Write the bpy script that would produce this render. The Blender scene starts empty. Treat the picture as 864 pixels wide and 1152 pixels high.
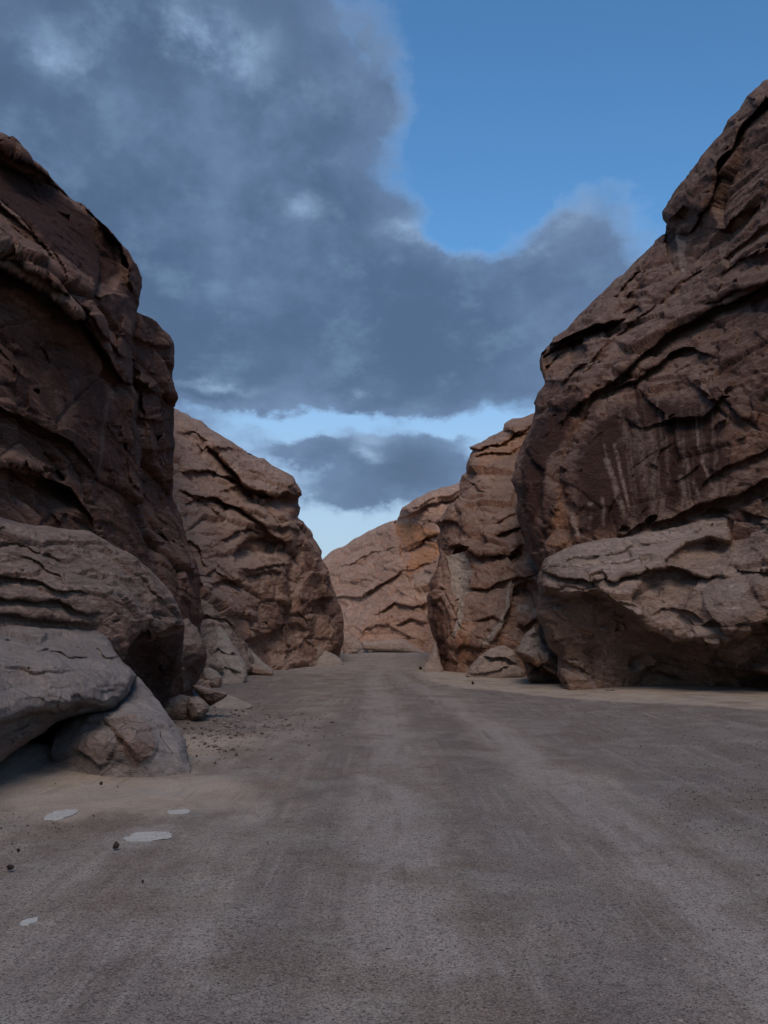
import bpy, math, random
import numpy as np
from mathutils import Vector
random.seed(7); rng = np.random.default_rng(7)
SC = bpy.context.scene
COL = SC.collection

# ------------------------------------------------------------------ camera model (used to measure the photograph)
F = 832.0; CX = 432.0; CY = 576.0; HZ = 715.0
PITCH = math.atan((HZ - CY) / F); EYE = 1.6
cP, sP = math.cos(PITCH), math.sin(PITCH)

def unproj(px, py, d):
    """world point seen at photo pixel (px,py) that stands d metres ahead (world y)"""
    px = np.asarray(px, float); py = np.asarray(py, float)
    a = (px - CX) / F; b = (CY - py) / F
    dy = cP - b * sP; dz = sP + b * cP
    t = d / dy
    return np.stack([a * t, np.broadcast_to(d, t.shape) * 1.0, EYE + dz * t], -1)

def gd(py):
    """distance of flat ground seen at row py"""
    b = (CY - py) / F
    return -EYE * (cP - b * sP) / (sP + b * cP)

# ------------------------------------------------------------------ numpy noise
def _h(ix, iy, iz, seed):
    x = (ix.astype(np.int64) * 374761393 + iy.astype(np.int64) * 668265263 + iz.astype(np.int64) * 2147483647 + seed * 974634777) & 0xFFFFFFFF
    x = ((x ^ (x >> 13)) * 1274126177) & 0xFFFFFFFF
    x = ((x ^ (x >> 16)) * 2246822519) & 0xFFFFFFFF
    return x ^ (x >> 15)

def perlin(P, seed=0):
    I = np.floor(P); f = P - I; I = I.astype(np.int64)
    u = f * f * f * (f * (f * 6 - 15) + 10)
    out = 0.0
    for dx in (0, 1):
        wx = u[:, 0] if dx else 1 - u[:, 0]
        for dy in (0, 1):
            wy = u[:, 1] if dy else 1 - u[:, 1]
            for dz in (0, 1):
                wz = u[:, 2] if dz else 1 - u[:, 2]
                h = _h(I[:, 0] + dx, I[:, 1] + dy, I[:, 2] + dz, seed)
                gx = (h & 1023) / 511.5 - 1; gy = ((h >> 10) & 1023) / 511.5 - 1; gz = ((h >> 20) & 1023) / 511.5 - 1
                out = out + wx * wy * wz * (gx * (f[:, 0] - dx) + gy * (f[:, 1] - dy) + gz * (f[:, 2] - dz))
    return out

def fbm(P, oct=4, seed=0, gain=0.5, lac=2.03):
    a = 1.0; s = 0.0; n = 0
    for k in range(oct):
        s = s + a * perlin(P * lac ** k + k * 17.3, seed + k); n += a; a *= gain
    return s / n * 1.8

def ridged(P, oct=4, seed=0):
    a = 1.0; s = 0.0; n = 0
    for k in range(oct):
        s = s + a * (1 - 2.2 * np.abs(perlin(P * 2.07 ** k + k * 9.1, seed + k))); n += a; a *= 0.5
    return s / n

def voronoi(P, seed=0, jit=0.9):
    """F1, F2, random value + random tilt plane of nearest cell"""
    I = np.floor(P).astype(np.int64); n = len(P)
    f1 = np.full(n, 9.0); f2 = np.full(n, 9.0); hid = np.zeros(n, np.int64); loc = np.zeros((n, 3))
    for dx in (-1, 0, 1):
        for dy in (-1, 0, 1):
            for dz in (-1, 0, 1):
                C = I + np.array([dx, dy, dz])
                h = _h(C[:, 0], C[:, 1], C[:, 2], seed)
                r = np.stack([(h & 1023), ((h >> 10) & 1023), ((h >> 20) & 1023)], -1) / 1023.0
                q = C + 0.5 + (r - 0.5) * jit
                v = P - q; d = np.sqrt((v * v).sum(1))
                m = d < f1
                f2 = np.where(m, f1, np.minimum(f2, d))
                f1 = np.where(m, d, f1); hid = np.where(m, h, hid); loc[m] = v[m]
    h2 = _h(hid, hid >> 3, hid >> 7, seed + 5)
    tilt = np.stack([(h2 & 1023), ((h2 >> 10) & 1023), ((h2 >> 20) & 1023)], -1) / 511.5 - 1
    val = ((hid >> 5) & 2047) / 1023.5 - 1
    return f1, f2, val, (loc * tilt).sum(1)

def sstep(a, b, x):
    t = np.clip((x - a) / (b - a), 0, 1); return t * t * (3 - 2 * t)

def rock_disp(P, s=1.0, bed=(0.15, 0.1, 1.0), big=1.0, block=1.0, strata=1.0, fine=1.0, crack=1.0, seed=0, px=0.02):
    bed = np.array(bed, float); bed /= np.linalg.norm(bed)
    W = P + 0.22 * s * np.stack([perlin(P / (1.7 * s) + o, seed + 11) for o in (0, 31.7, 77.1)], -1)
    W = W + 0.05 * s * np.stack([perlin(P / (0.45 * s) + o, seed + 12) for o in (0, 31.7, 77.1)], -1)
    along = W @ bed
    Q = W + np.outer(along, bed) * 0.9                       # cells flattened across the bedding
    D = big * 0.26 * s * fbm(P / (3.2 * s), 2, seed + 1)
    m1 = sstep(-0.25, 0.35, fbm(P / (2.5 * s), 2, seed + 20))
    f1, f2, v, t = voronoi(Q / (2.6 * s), seed + 2)
    D = D + block * s * (0.62 * t + 0.10 * v)
    D = D - crack * 0.10 * s * np.exp(-((f2 - f1) / 0.03) ** 2)
    f1, f2, v, t = voronoi(Q / (0.95 * s) + 5, seed + 3)
    D = D + block * s * (0.26 * t + 0.04 * v) * (0.25 + 0.9 * m1)
    D = D - crack * 0.055 * s * np.exp(-((f2 - f1) / 0.035) ** 2) * m1
    if px < 0.12 * s:
        f1, f2, v, t = voronoi(Q / (0.34 * s) + 9, seed + 4)
        D = D + block * s * (0.10 * t + 0.012 * v) * (1.15 - m1)
    # bedding: each layer sticks out most at its lower lip
    m2 = sstep(-0.15, 0.35, fbm(P / (2.1 * s) + 40, 2, seed + 21))
    b = along / (0.62 * s) + 0.5 * perlin(P / (2.6 * s) + 3, seed + 6)
    D = D + strata * 0.10 * s * (1 - (b - np.floor(b))) ** 1.3 * m2
    m3 = sstep(-0.1, 0.3, fbm(P / (1.3 * s) + 80, 2, seed + 22))
    b = along / (0.17 * s) + 0.7 * perlin(P / (1.5 * s) + 6, seed + 7)
    D = D + strata * 0.032 * s * (1 - (b - np.floor(b))) * m3
    D = D + fine * 0.05 * s * ridged(W / (0.5 * s), 4, seed + 8) * 0.5
    D = D + fine * 0.018 * s * fbm(P / (0.16 * s), 3, seed + 9)
    return D

# ------------------------------------------------------------------ 2-D helpers in photo pixels
def pl_dist(X, Y, pts):
    """distance to polyline, signed side (+ = right hand side / below for a left-to-right line), parameter 0..1"""
    best = np.full(X.shape, 1e9); side = np.zeros(X.shape); par = np.zeros(X.shape)
    pts = np.asarray(pts, float); L = np.r_[0, np.cumsum(np.hypot(*np.diff(pts, axis=0).T))]
    for i in range(len(pts) - 1):
        ax, ay = pts[i]; bx, by = pts[i + 1]; vx, vy = bx - ax, by - ay; q = vx * vx + vy * vy + 1e-9
        t = np.clip(((X - ax) * vx + (Y - ay) * vy) / q, 0, 1)
        dx = X - ax - t * vx; dy = Y - ay - t * vy; d = np.hypot(dx, dy)
        m = d < best
        best = np.where(m, d, best); side = np.where(m, np.sign(vx * dy - vy * dx), side)
        par = np.where(m, (L[i] + t * math.sqrt(q)) / L[-1], par)
    return best, side, par

def inside(X, Y, poly):
    c = np.zeros(X.shape, bool); p = np.asarray(poly, float); n = len(p)
    for i in range(n):
        x1, y1 = p[i]; x2, y2 = p[(i + 1) % n]
        if y1 == y2: continue
        m = ((y1 > Y) != (y2 > Y)) & (X < (x2 - x1) * (Y - y1) / (y2 - y1) + x1)
        c ^= m
    return c

def sdf(X, Y, poly):
    d, _, _ = pl_dist(X, Y, list(poly) + [poly[0]])
    return np.where(inside(X, Y, poly), d, -d)                # + inside

def wob(X, Y, amp, sc=14, seed=3):
    P = np.stack([X / sc, Y / sc, np.zeros_like(X)], -1)
    return X + amp * (perlin(P, seed) + .5 * perlin(P * 2.3, seed + 1)), Y + amp * (perlin(P + 9.5, seed + 2) + .5 * perlin(P * 2.3 + 7, seed + 3))

# relief features, metres of extra distance at each pixel
def ledge(X, Y, pts, h, up=14, down=9, rec=0.7, lip=1.1):
    d, s, t = pl_dist(X, Y, pts); tap = np.sqrt(np.clip(4 * t * (1 - t) * 1.6 + 0.02, 0, 1))
    a = -h * np.clip(1 - d / (2.3 * up), 0, 1); b = rec * h * np.clip(1 - d / (2.4 * down), 0, 1)
    w = sstep(-lip, lip, d * s)
    return (a * (1 - w) + b * w) * tap
def groove(X, Y, pts, h, w=3):
    d, s, t = pl_dist(X, Y, pts); tap = np.sqrt(np.clip(4 * t * (1 - t) * 1.6 + 0.02, 0, 1))
    return h * np.exp(-(d / w) ** 2) * tap
def hollow(X, Y, poly, h, soft=10, edge=2.0):
    s = sdf(X, Y, poly)
    p = np.array(poly, float); v = np.clip((Y - p[:, 1].min()) / (np.ptp(p[:, 1]) + 1e-6), 0, 1)
    return h * (0.5 * sstep(-edge, edge, s) * (1 - .75 * v) + 0.5 * np.clip(s / soft, 0, 1) + .25 * sstep(-edge, edge, s) * (1 - v))
def bulge(X, Y, cx, cy, rx, ry, h, rot=0):
    c, s = math.cos(math.radians(rot)), math.sin(math.radians(rot))
    u = ((X - cx) * c + (Y - cy) * s) / rx; v = (-(X - cx) * s + (Y - cy) * c) / ry
    return -h * np.sqrt(np.clip(1 - u * u - v * v, 0, 1))
def step(X, Y, pts, h, fade=60, w=2.5):
    """right of a downward line / below a rightward line is deeper ... sign of h picks the side"""
    d, s, t = pl_dist(X, Y, pts)
    return abs(h) * sstep(-w, w, d * s * (1 if h > 0 else -1)) * np.exp(-(d / fade) ** 2) * np.clip(4 * t * (1 - t) * 2 + .05, 0, 1)
FE = dict(ledge=ledge, groove=groove, hollow=hollow, bulge=bulge, step=step)

def tps(ctrl):
    c = np.array(ctrl, float); xy = c[:, :2] / 200.0; v = 1.0 / c[:, 2]; n = len(c)
    r = np.hypot(xy[:, None, 0] - xy[None, :, 0], xy[:, None, 1] - xy[None, :, 1])
    K = r; K = K + np.eye(n) * -1e-4
    A = np.zeros((n + 3, n + 3)); A[:n, :n] = K; A[:n, n] = 1; A[:n, n + 1:] = xy; A[n, :n] = 1; A[n + 1:, :n] = xy.T
    w = np.linalg.solve(A, np.r_[v, 0, 0, 0])
    lo, hi = v.min() * .85, v.max() * 1.15
    def f(X, Y):
        X = X / 200.0; Y = Y / 200.0; o = w[n] + w[n + 1] * X + w[n + 2] * Y
        for i in range(n):
            o = o + w[i] * np.sqrt((X - xy[i, 0]) ** 2 + (Y - xy[i, 1]) ** 2 + 0.0016)
        return 1.0 / np.clip(o, lo, hi)
    return f

def rough_line(pts, amp=1.0, minlen=5.0, lvl=3):
    pts = [tuple(p) for p in pts]
    for k in range(lvl):
        out = [pts[0]]
        for a, b in zip(pts[:-1], pts[1:]):
            L = math.hypot(b[0] - a[0], b[1] - a[1])
            if L > minlen:
                m = ((a[0] + b[0]) / 2, (a[1] + b[1]) / 2); g = random.gauss(0, 1) * amp * min(L, 30) / 14
                out.append((m[0] - (b[1] - a[1]) / L * g, m[1] + (b[0] - a[0]) / L * g))
            out.append(b)
        pts = out; amp *= 0.75
    return pts

# ------------------------------------------------------------------ object helpers
def tag(o, label=None, cat=None, group=None, kind=None):
    if label: o['label'] = label
    if cat: o['category'] = cat
    if group: o['group'] = group
    if kind: o['kind'] = kind
    return o
def link_mesh(name, V, Fc, mat, parent=None, loc=(0, 0, 0), masks=None, smooth=True):
    V = np.asarray(V, np.float32) - np.asarray(loc, np.float32)
    me = bpy.data.meshes.new(name)
    if isinstance(Fc, np.ndarray):
        k = Fc.shape[1]; me.vertices.add(len(V)); me.vertices.foreach_set('co', V.ravel())
        me.loops.add(Fc.size); me.loops.foreach_set('vertex_index', Fc.astype(np.int32).ravel())
        me.polygons.add(len(Fc)); me.polygons.foreach_set('loop_start', np.arange(0, Fc.size, k, dtype=np.int32))
        me.update(calc_edges=True)
    else:
        me.from_pydata([tuple(map(float, v)) for v in V], [], Fc)
    me.polygons.foreach_set('use_smooth', np.full(len(me.polygons), smooth)); me.update()
    if masks is not None:
        for nm, arr in masks.items():
            at = me.attributes.new(nm, 'FLOAT', 'POINT'); at.data.foreach_set('value', arr.astype(np.float32))
    me.materials.append(mat)
    o = bpy.data.objects.new(name, me); COL.objects.link(o)
    if parent is not None:
        o.parent = parent; o.location = Vector(loc) - Vector(parent.location)
    else: o.location = loc
    return o
def empty(name, loc):
    o = bpy.data.objects.new(name, None); COL.objects.link(o); o.location = loc; o.empty_display_size = 0.5
    return o

CH = ('pale', 'dark', 'warm', 'streak')
def relief(name, poly, ctrl, feats, mat, parent=None, loc=(0, 0, 0), paint=(), stp=1.35, sil=None, rw=16, rd=1.6,
           amp=1.0, rough=0.8, wobble=1.5, skirt=(0.4, 1.5, 4, 8), inner=(0.3, 2, 6, 14), nd={}, fs=1.0, jag=1.1, facet=20, slant=0, fmix=.8, calm=0.0):
    """a rock body: measured surface facing the road, carved and weathered, closed backwards by a skirt"""
    n0 = len(poly)
    if sil is None: sil = (0, n0)
    silp = [poly[i % n0] for i in range(sil[0], sil[1] + 1)]
    silr = rough_line(silp, rough)
    rest = [poly[i % n0] for i in range(sil[1] + 1, sil[0] + n0)] if sil[1] - sil[0] < n0 else []
    P0 = silr + rest
    if sil[1] - sil[0] >= n0: P0 = silr[:-1]; 
    P0 = np.array(P0, float)
    x0, y0 = P0.min(0) - 2; x1, y1 = P0.max(0) + 2
    gx = np.arange(x0, x1, stp); gy = np.arange(y0, y1, stp); nx, ny = len(gx), len(gy)
    CXX, CYY = np.meshgrid(gx[:-1] + stp / 2, gy[:-1] + stp / 2)
    ins = inside(CXX.ravel(), CYY.ravel(), P0).reshape(ny - 1, nx - 1)
    jj, ii = np.nonzero(ins)
    q = np.stack([jj * nx + ii, (jj + 1) * nx + ii, (jj + 1) * nx + ii + 1, jj * nx + ii + 1], -1)
    used, inv = np.unique(q, return_inverse=True); q = inv.reshape(q.shape)
    X = gx[used % nx].copy(); Y = gy[used // nx].copy()
    # boundary edges
    e = np.concatenate([q[:, [0, 1]], q[:, [1, 2]], q[:, [2, 3]], q[:, [3, 0]]])
    key = np.sort(e, 1); kk = key[:, 0] * len(X) + key[:, 1]
    _, idx, cnt = np.unique(kk, return_index=True, return_counts=True)
    be = e[idx[cnt == 1]]; bv = np.unique(be)
    # snap boundary vertices on the outline
    PP = np.vstack([P0, P0[:1]]); bx, by = X[bv], Y[bv]; best = np.full(len(bv), 1e9); sx = bx.copy(); sy = by.copy()
    for i in range(len(PP) - 1):
        ax, ay = PP[i]; vx, vy = PP[i + 1] - PP[i]; qn = vx * vx + vy * vy + 1e-9
        t = np.clip(((bx - ax) * vx + (by - ay) * vy) / qn, 0, 1); cx = ax + t * vx; cy = ay + t * vy
        d = np.hypot(bx - cx, by - cy); m = d < best; best = np.where(m, d, best); sx = np.where(m, cx, sx); sy = np.where(m, cy, sy)
    ok = best < 2.2 * stp
    X[bv] = np.where(ok, sx, bx); Y[bv] = np.where(ok, sy, by)
    sd, _, _ = pl_dist(X, Y, silr)
    d = tps(ctrl)(X, Y)
    WX, WY = wob(X, Y, wobble * 1.5, 34, 3)
    dbase = d.copy(); rid = np.zeros(len(X), np.int64)
    for k, f in enumerate(feats):
        if f[0] in ('ledge', 'groove', 'step'):
            f = (f[0], rough_line(f[1], jag, 6, 3)) + tuple(f[2:]); feats[k] = f
        if f[0] in ('ledge', 'step'):
            dd_, ss_, _ = pl_dist(WX, WY, f[1]); rid += np.where((dd_ < 16) & (ss_ > 0), 1 << (k % 40), 0)
        elif f[0] == 'hollow': rid += np.where(inside(WX, WY, f[1]), 1 << (k % 40), 0)
    for f in feats: d = d + fs * (FE[f[0]](WX, WY, *f[1:-1], **f[-1]) if isinstance(f[-1], dict) else FE[f[0]](WX, WY, *f[1:]))
    dfe = d.copy()
    t = np.clip(1 - sd / rw, 0, 1); rdo = rd * .8 * t ** 2.4
    if facet:
        # split the face into flat chips: plane fit per cell, big and small cells mixed
        ca, sa = math.cos(math.radians(slant)), math.sin(math.radians(slant)); U = WX * ca + WY * sa; Vv = -WX * sa + WY * ca
        ww = 0.35 * perlin(np.stack([U / 40, Vv / 40, X * 0], -1), 61)
        ids = []
        for kk_, fsz in enumerate((facet, facet * .42)):
            *_r, = voronoi(np.stack([U / (fsz * 1.7) + ww, Vv / fsz + ww, X * 0 + .5], -1), 71 + kk_, .95)
            ids.append((np.round(_r[2] * 1e5).astype(np.int64)) + kk_ * 10 ** 7)
        pick = perlin(np.stack([U / 60, Vv / 45, X * 0 + 2], -1), 63) > .05
        idc = np.where(pick, ids[1], ids[0]) * 1000003 + rid
        _, g_ = np.unique(idc, return_inverse=True); ng = g_.max() + 1
        # give every cell some tilt of its own
        iv = 1.0 / (d + rdo * .6); one = np.ones_like(X); cnt_ = np.bincount(g_, minlength=ng)
        mx = np.bincount(g_, X, ng) / cnt_; my = np.bincount(g_, Y, ng) / cnt_; mv = np.bincount(g_, iv, ng) / cnt_
        dx_, dy_, dv_ = X - mx[g_], Y - my[g_], iv - mv[g_]
        sxx = np.bincount(g_, dx_ * dx_, ng) + 30; syy = np.bincount(g_, dy_ * dy_, ng) + 30; sxy = np.bincount(g_, dx_ * dy_, ng)
        sxv = np.bincount(g_, dx_ * dv_, ng); syv = np.bincount(g_, dy_ * dv_, ng); det = sxx * syy - sxy ** 2
        A_ = (sxv * syy - syv * sxy) / det; B_ = (syv * sxx - sxv * sxy) / det
        fl = 1.0 / np.clip(mv[g_] + A_[g_] * dx_ + B_[g_] * dy_, 1e-3, None) - rdo * .6
        fl = np.clip(fl, d - 1.2 * np.median(d) / 25, d + 1.2 * np.median(d) / 25)
        d = d + fmix * (fl - d); dfe = d.copy()
    d = d + rdo
    P = unproj(X, Y, d)
    # normals
    def norms(P):
        a = P[q[:, 2]] - P[q[:, 0]]; b = P[q[:, 3]] - P[q[:, 1]]; fn = np.cross(a, b)
        N = np.zeros_like(P)
        for k in range(4): np.add.at(N, q[:, k], fn)
        return N / (np.linalg.norm(N, axis=1, keepdims=True) + 1e-12)
    dsoft = dbase + .22 * (dfe - dbase) + .25 * (d - dfe)
    PB_ = unproj(X, Y, dsoft); PC_ = unproj(X, Y, dbase + .25 * (d - dbase)); N = norms(PC_)
    for _ in range(2):
        S_ = np.zeros_like(N); av = N[q].sum(1)
        for k in range(4): np.add.at(S_, q[:, k], av)
        N = S_ / (np.linalg.norm(S_, axis=1, keepdims=True) + 1e-12)
    view = P - np.array([0, 0, EYE])
    sg = np.sign((N * view).sum(1).mean()); N = -N * sg
    pxs = float(np.median(d)) / F * stp
    # paint
    masks = {c: np.zeros(len(X)) for c in CH}
    PXW, PYW = wob(X, Y, 3.5, 12, 23)
    for p in paint:
        ch, kind, pts, soft, st = p
        if kind == 'poly': m = sstep(-soft, soft, sdf(PXW, PYW, pts))
        else:
            dd, _, tt = pl_dist(PXW * .35 + X * .65, PYW * .35 + Y * .65, pts); m = np.clip(1 - dd / soft, 0, 1) ** .7 * np.clip(6 * (1 - tt) + .2, 0, 1)
        masks[ch] = np.maximum(masks[ch], m * st)
    D = rock_disp(PB_, px=pxs, **nd) * amp
    damp = (0.12 + 0.88 * sstep(0, 7, sd)) * (1 - calm * masks['dark'])
    P = P + N * (D * damp)[:, None]
    # skirt
    fc = np.stack([X[q].mean(1), Y[q].mean(1)], -1); acc = np.zeros((len(X), 2)); c2 = np.zeros(len(X))
    for k in range(4): np.add.at(acc, q[:, k], fc); np.add.at(c2, q[:, k], 1)
    acc /= c2[:, None]; inw = acc - np.stack([X, Y], -1)
    nb = np.zeros_like(inw)
    for _ in range(6):
        nb[:] = 0; np.add.at(nb, be[:, 0], inw[be[:, 1]]); np.add.at(nb, be[:, 1], inw[be[:, 0]]); inw[bv] = (inw[bv] + nb[bv]) / 3
    inw = inw / (np.linalg.norm(inw, axis=1, keepdims=True) + 1e-9)
    mp = np.full(len(X), -1); quads = [q]; Vs = [P]; base = len(P); prev = np.arange(len(X)); nM = {c: [masks[c]] for c in CH}
    dist = np.linalg.norm(view[bv], axis=1)
    for sk, inn in zip(skirt, inner):
        ray = P[bv] - np.array([0, 0, EYE]); dd = P[bv][:, 1]
        pos = unproj(X[bv] + inw[bv, 0] * inn, Y[bv] + inw[bv, 1] * inn, dd + sk)
        pos += 0.12 * sk ** .5 * np.stack([perlin(pos * .8 + o, 5) for o in (0, 9.3, 4.1)], -1)
        cur = np.full(len(X), -1); cur[bv] = base + np.arange(len(bv)); base += len(bv)
        Vs.append(pos)
        for c in CH: nM[c].append(masks[c][bv])
        quads.append(np.stack([be[:, 1], be[:, 0], be[:, 0], be[:, 1]], -1).copy())
        quads[-1][:, 0] = prev[be[:, 1]]; quads[-1][:, 1] = prev[be[:, 0]]; quads[-1][:, 2] = cur[be[:, 0]]; quads[-1][:, 3] = cur[be[:, 1]]
        prev = cur
    V = np.vstack(Vs); Q = np.vstack(quads)
    if sg > 0: Q = Q[:, ::-1]
    o = link_mesh(name, V, np.ascontiguousarray(Q), mat, parent, loc, {c: np.concatenate(nM[c]) for c in CH})
    return o

# ------------------------------------------------------------------ materials
class NT:
    def __init__(s, tree): s.t = tree; s.n = tree.nodes; s.l = tree.links
    def add(s, ty, inp=None, **kw):
        n = s.n.new(ty)
        for k, v in kw.items(): setattr(n, k, v)
        for k, v in (inp or {}).items():
            if isinstance(v, bpy.types.NodeSocket): s.l.new(v, n.inputs[k])
            else: n.inputs[k].default_value = v
        return n
    def math(s, op, a, b=0.0, c=0.0, clamp=False):
        n = s.add('ShaderNodeMath', {0: a, 1: b, 2: c}, operation=op); n.use_clamp = clamp; return n.outputs[0]
    def vm(s, op, a, b=(0, 0, 0)):
        n = s.add('ShaderNodeVectorMath', {0: a, 1: b}, operation=op)
        return n.outputs['Value'] if op in ('DOT_PRODUCT', 'LENGTH') else n.outputs[0]
    def noise(s, vec, scale, detail=4, rough=.55, dist=0):
        return s.add('ShaderNodeTexNoise', {'Vector': vec, 'Scale': scale, 'Detail': detail, 'Roughness': rough, 'Distortion': dist}).outputs[0]
    def ramp(s, fac, stops, interp='LINEAR'):
        n = s.add('ShaderNodeValToRGB', {'Fac': fac}); r = n.color_ramp; r.interpolation = interp
        while len(r.elements) < len(stops): r.elements.new(.5)
        for e, (p, c) in zip(r.elements, stops): e.position = p; e.color = (*c, 1) if len(c) == 3 else c
        return n.outputs[0]
    def mix(s, fac, a, b, mode='MIX'):
        n = s.add('ShaderNodeMix', data_type='RGBA', blend_type=mode)
        for k, v in ((0, fac), (6, a), (7, b)):
            if isinstance(v, bpy.types.NodeSocket): s.l.new(v, n.inputs[k])
            else: n.inputs[k].default_value = (*v, 1) if k > 0 and len(v) == 3 else v
        return n.outputs[2]
    def rng(s, v, a, b, c=0., d=1., smooth=True):
        n = s.add('ShaderNodeMapRange', {0: v, 1: a, 2: b, 3: c, 4: d}); n.interpolation_type = 'SMOOTHSTEP' if smooth else 'LINEAR'; return n.outputs[0]

def rock_mat(name, c_dark, c_mid, c_light, c_warm, c_pale, s=1.0, varn=0.4, bump=1.0, lit_dust=0.50, bed=(0, 0, 1), lam=1.0):
    m = bpy.data.materials.new(name); m.use_nodes = True; t = NT(m.node_tree); t.n.clear()
    geo = t.add('ShaderNodeNewGeometry'); pos = geo.outputs['Position']
    warpn = t.add('ShaderNodeTexNoise', {'Vector': pos, 'Scale': .7 / s, 'Detail': 3}).outputs[1]
    wp = t.vm('ADD', pos, t.vm('SCALE', warpn)); t.n[-1]
    # scaled warp
    sc = t.add('ShaderNodeVectorMath', {0: warpn, 'Scale': 1.2 * s}, operation='SCALE').outputs[0]
    wp = t.vm('ADD', pos, sc)
    big = t.noise(wp, .35 / s, 6, .6)
    col = t.ramp(big, [(.30, c_dark), (.50, c_mid), (.70, c_light)])
    # bedding tint
    _b = Vector(bed).normalized(); _q = _b.rotation_difference(Vector((0, 0, 1))).to_euler()
    bw = t.add('ShaderNodeVectorRotate', {'Vector': wp, 'Rotation': tuple(_q)}, rotation_type='EULER_XYZ').outputs[0]
    bp = t.vm('MULTIPLY', bw, (.35, .35, 3.2)); bands = t.noise(bp, .9 / s, 5, .65)
    col = t.mix(t.rng(bands, .48, .68, 0, .55), col, c_warm)
    bands2 = t.noise(t.vm('MULTIPLY', bw, (.5, .5, 7.0)), 1.3 / s, 3, .6)
    col = t.mix(t.rng(bands2, .52, .64, 0, .30), col, c_dark)
    # mottling
    mot = t.noise(pos, 3.2 / s, 8, .68)
    col = t.mix(t.rng(mot, .5, .72, 0, .42), col, c_light)
    col = t.mix(t.rng(mot, .5, .30, 0, .45), col, c_dark)
    vt = t.add('ShaderNodeTexVoronoi', {'Vector': t.vm('MULTIPLY', bw, (1, 1, 2.4)), 'Scale': 1.15 / s}, feature='F1').outputs['Color']
    vtv = t.add('ShaderNodeSeparateColor', {0: vt}).outputs[0]
    col = t.mix(t.math('MULTIPLY', t.rng(vtv, .55, .75), .30), col, c_light); col = t.mix(t.math('MULTIPLY', t.rng(vtv, .35, .15), .35), col, c_dark)
    lt_ = t.noise(t.vm('MULTIPLY', bw, (.8, .8, 14.0)), 2.0 / s, 4, .65); col = t.mix(t.rng(lt_, .52, .62, 0, .30 * lam), col, c_dark); col = t.mix(t.rng(lt_, .46, .36, 0, .25 * lam), col, c_light)
    # painted masks broken with noise
    at = {c: t.add('ShaderNodeAttribute', attribute_name=c).outputs['Fac'] for c in CH}
    brk = t.noise(wp, 1.8 / s, 8, .7)
    def msk(a, k=.9): return t.rng(t.math('ADD', at[a], t.math('MULTIPLY', t.math('SUBTRACT', brk, .5), k)), .28, .72)
    zero = lambda a, k=.9: t.math('MULTIPLY', msk(a, k), t.rng(at[a], 0.0, .12))
    col = t.mix(t.math('MULTIPLY', zero('warm'), .95), col, c_warm)
    # desert varnish, runs down the wall; dark mask also paints shade under overhangs
    vn = t.noise(t.vm('MULTIPLY', wp, (1.5, 1.5, .16)), 1.0 / s, 6, .65)
    var = t.math('MULTIPLY', t.rng(vn, .46, .62), varn)
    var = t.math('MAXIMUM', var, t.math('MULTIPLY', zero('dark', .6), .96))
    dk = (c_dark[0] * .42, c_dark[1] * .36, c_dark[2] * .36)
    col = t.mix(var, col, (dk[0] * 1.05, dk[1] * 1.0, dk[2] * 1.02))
    col = t.mix(t.math('MULTIPLY', zero('pale'), .85), col, t.mix(t.rng(mot, .35, .7), c_pale, tuple(x * .66 for x in c_pale)))
    stk = t.noise(t.vm('MULTIPLY', pos, (5, 5, .5)), 1.0 / s, 5, .7)
    col = t.mix(t.math('MULTIPLY', t.math('MULTIPLY', at['streak'], t.rng(stk, .32, .58)), .75), col, tuple(min(.6, x * 1.15) for x in c_pale))
    gr1 = t.noise(pos, 11 / s, 5, .75); gr2 = t.noise(pos, 48 / s, 3, .7)
    gr = t.math('MULTIPLY', t.rng(gr1, .3, .7, .72, 1.28, smooth=False), t.rng(gr2, .3, .7, .84, 1.16, smooth=False))
    gc = t.add('ShaderNodeCombineXYZ', {0: gr, 1: gr, 2: gr}).outputs[0]; col = t.mix(1.0, col, gc, 'MULTIPLY')
    # dusty tops, paled further to paint light on upward faces
    nz = t.add('ShaderNodeSeparateXYZ', {0: geo.outputs['Normal']}).outputs[2]
    col = t.mix(t.math('MULTIPLY', t.rng(t.math('ADD', nz, t.math('MULTIPLY', t.math('SUBTRACT', mot, .5), .8)), .25, .8), t.math('MULTIPLY', t.math('SUBTRACT', 1.0, var, clamp=True), lit_dust)), col, c_pale)
    # hairline fractures
    v1 = t.add('ShaderNodeTexVoronoi', {'Vector': t.vm('MULTIPLY', wp, (1, 1, 1.9)), 'Scale': .9 / s}, feature='DISTANCE_TO_EDGE').outputs[0]
    cr = t.math('MULTIPLY', t.rng(v1, .0, .018, 1, 0), t.rng(t.noise(pos, .8 / s, 3), .5, .62))
    col = t.mix(t.math('MULTIPLY', cr, .55), col, dk)
    bs = t.add('ShaderNodeBsdfPrincipled', {'Base Color': col, 'Roughness': .88})
    bs.inputs['Specular IOR Level'].default_value = .25
    h = t.math('ADD', t.math('MULTIPLY', t.noise(t.vm('MULTIPLY', wp, (1, 1, 2.6)), 5 / s, 7, .70), 1.0), t.math('MULTIPLY', t.noise(pos, 26 / s, 4, .7), .35))
    h = t.math('SUBTRACT', h, t.math('MULTIPLY', cr, .35))
    lamn = t.noise(t.vm('MULTIPLY', bw, (.6, .6, 9.0)), 2.2 / s, 5, .7)
    h = t.math('ADD', h, t.math('MULTIPLY', t.rng(lamn, .35, .65), .55 * lam))
    vb = t.add('ShaderNodeTexVoronoi', {'Vector': t.vm('MULTIPLY', bw, (1, 1, 1.7)), 'Scale': 3.2 / s}, feature='F1')
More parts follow.
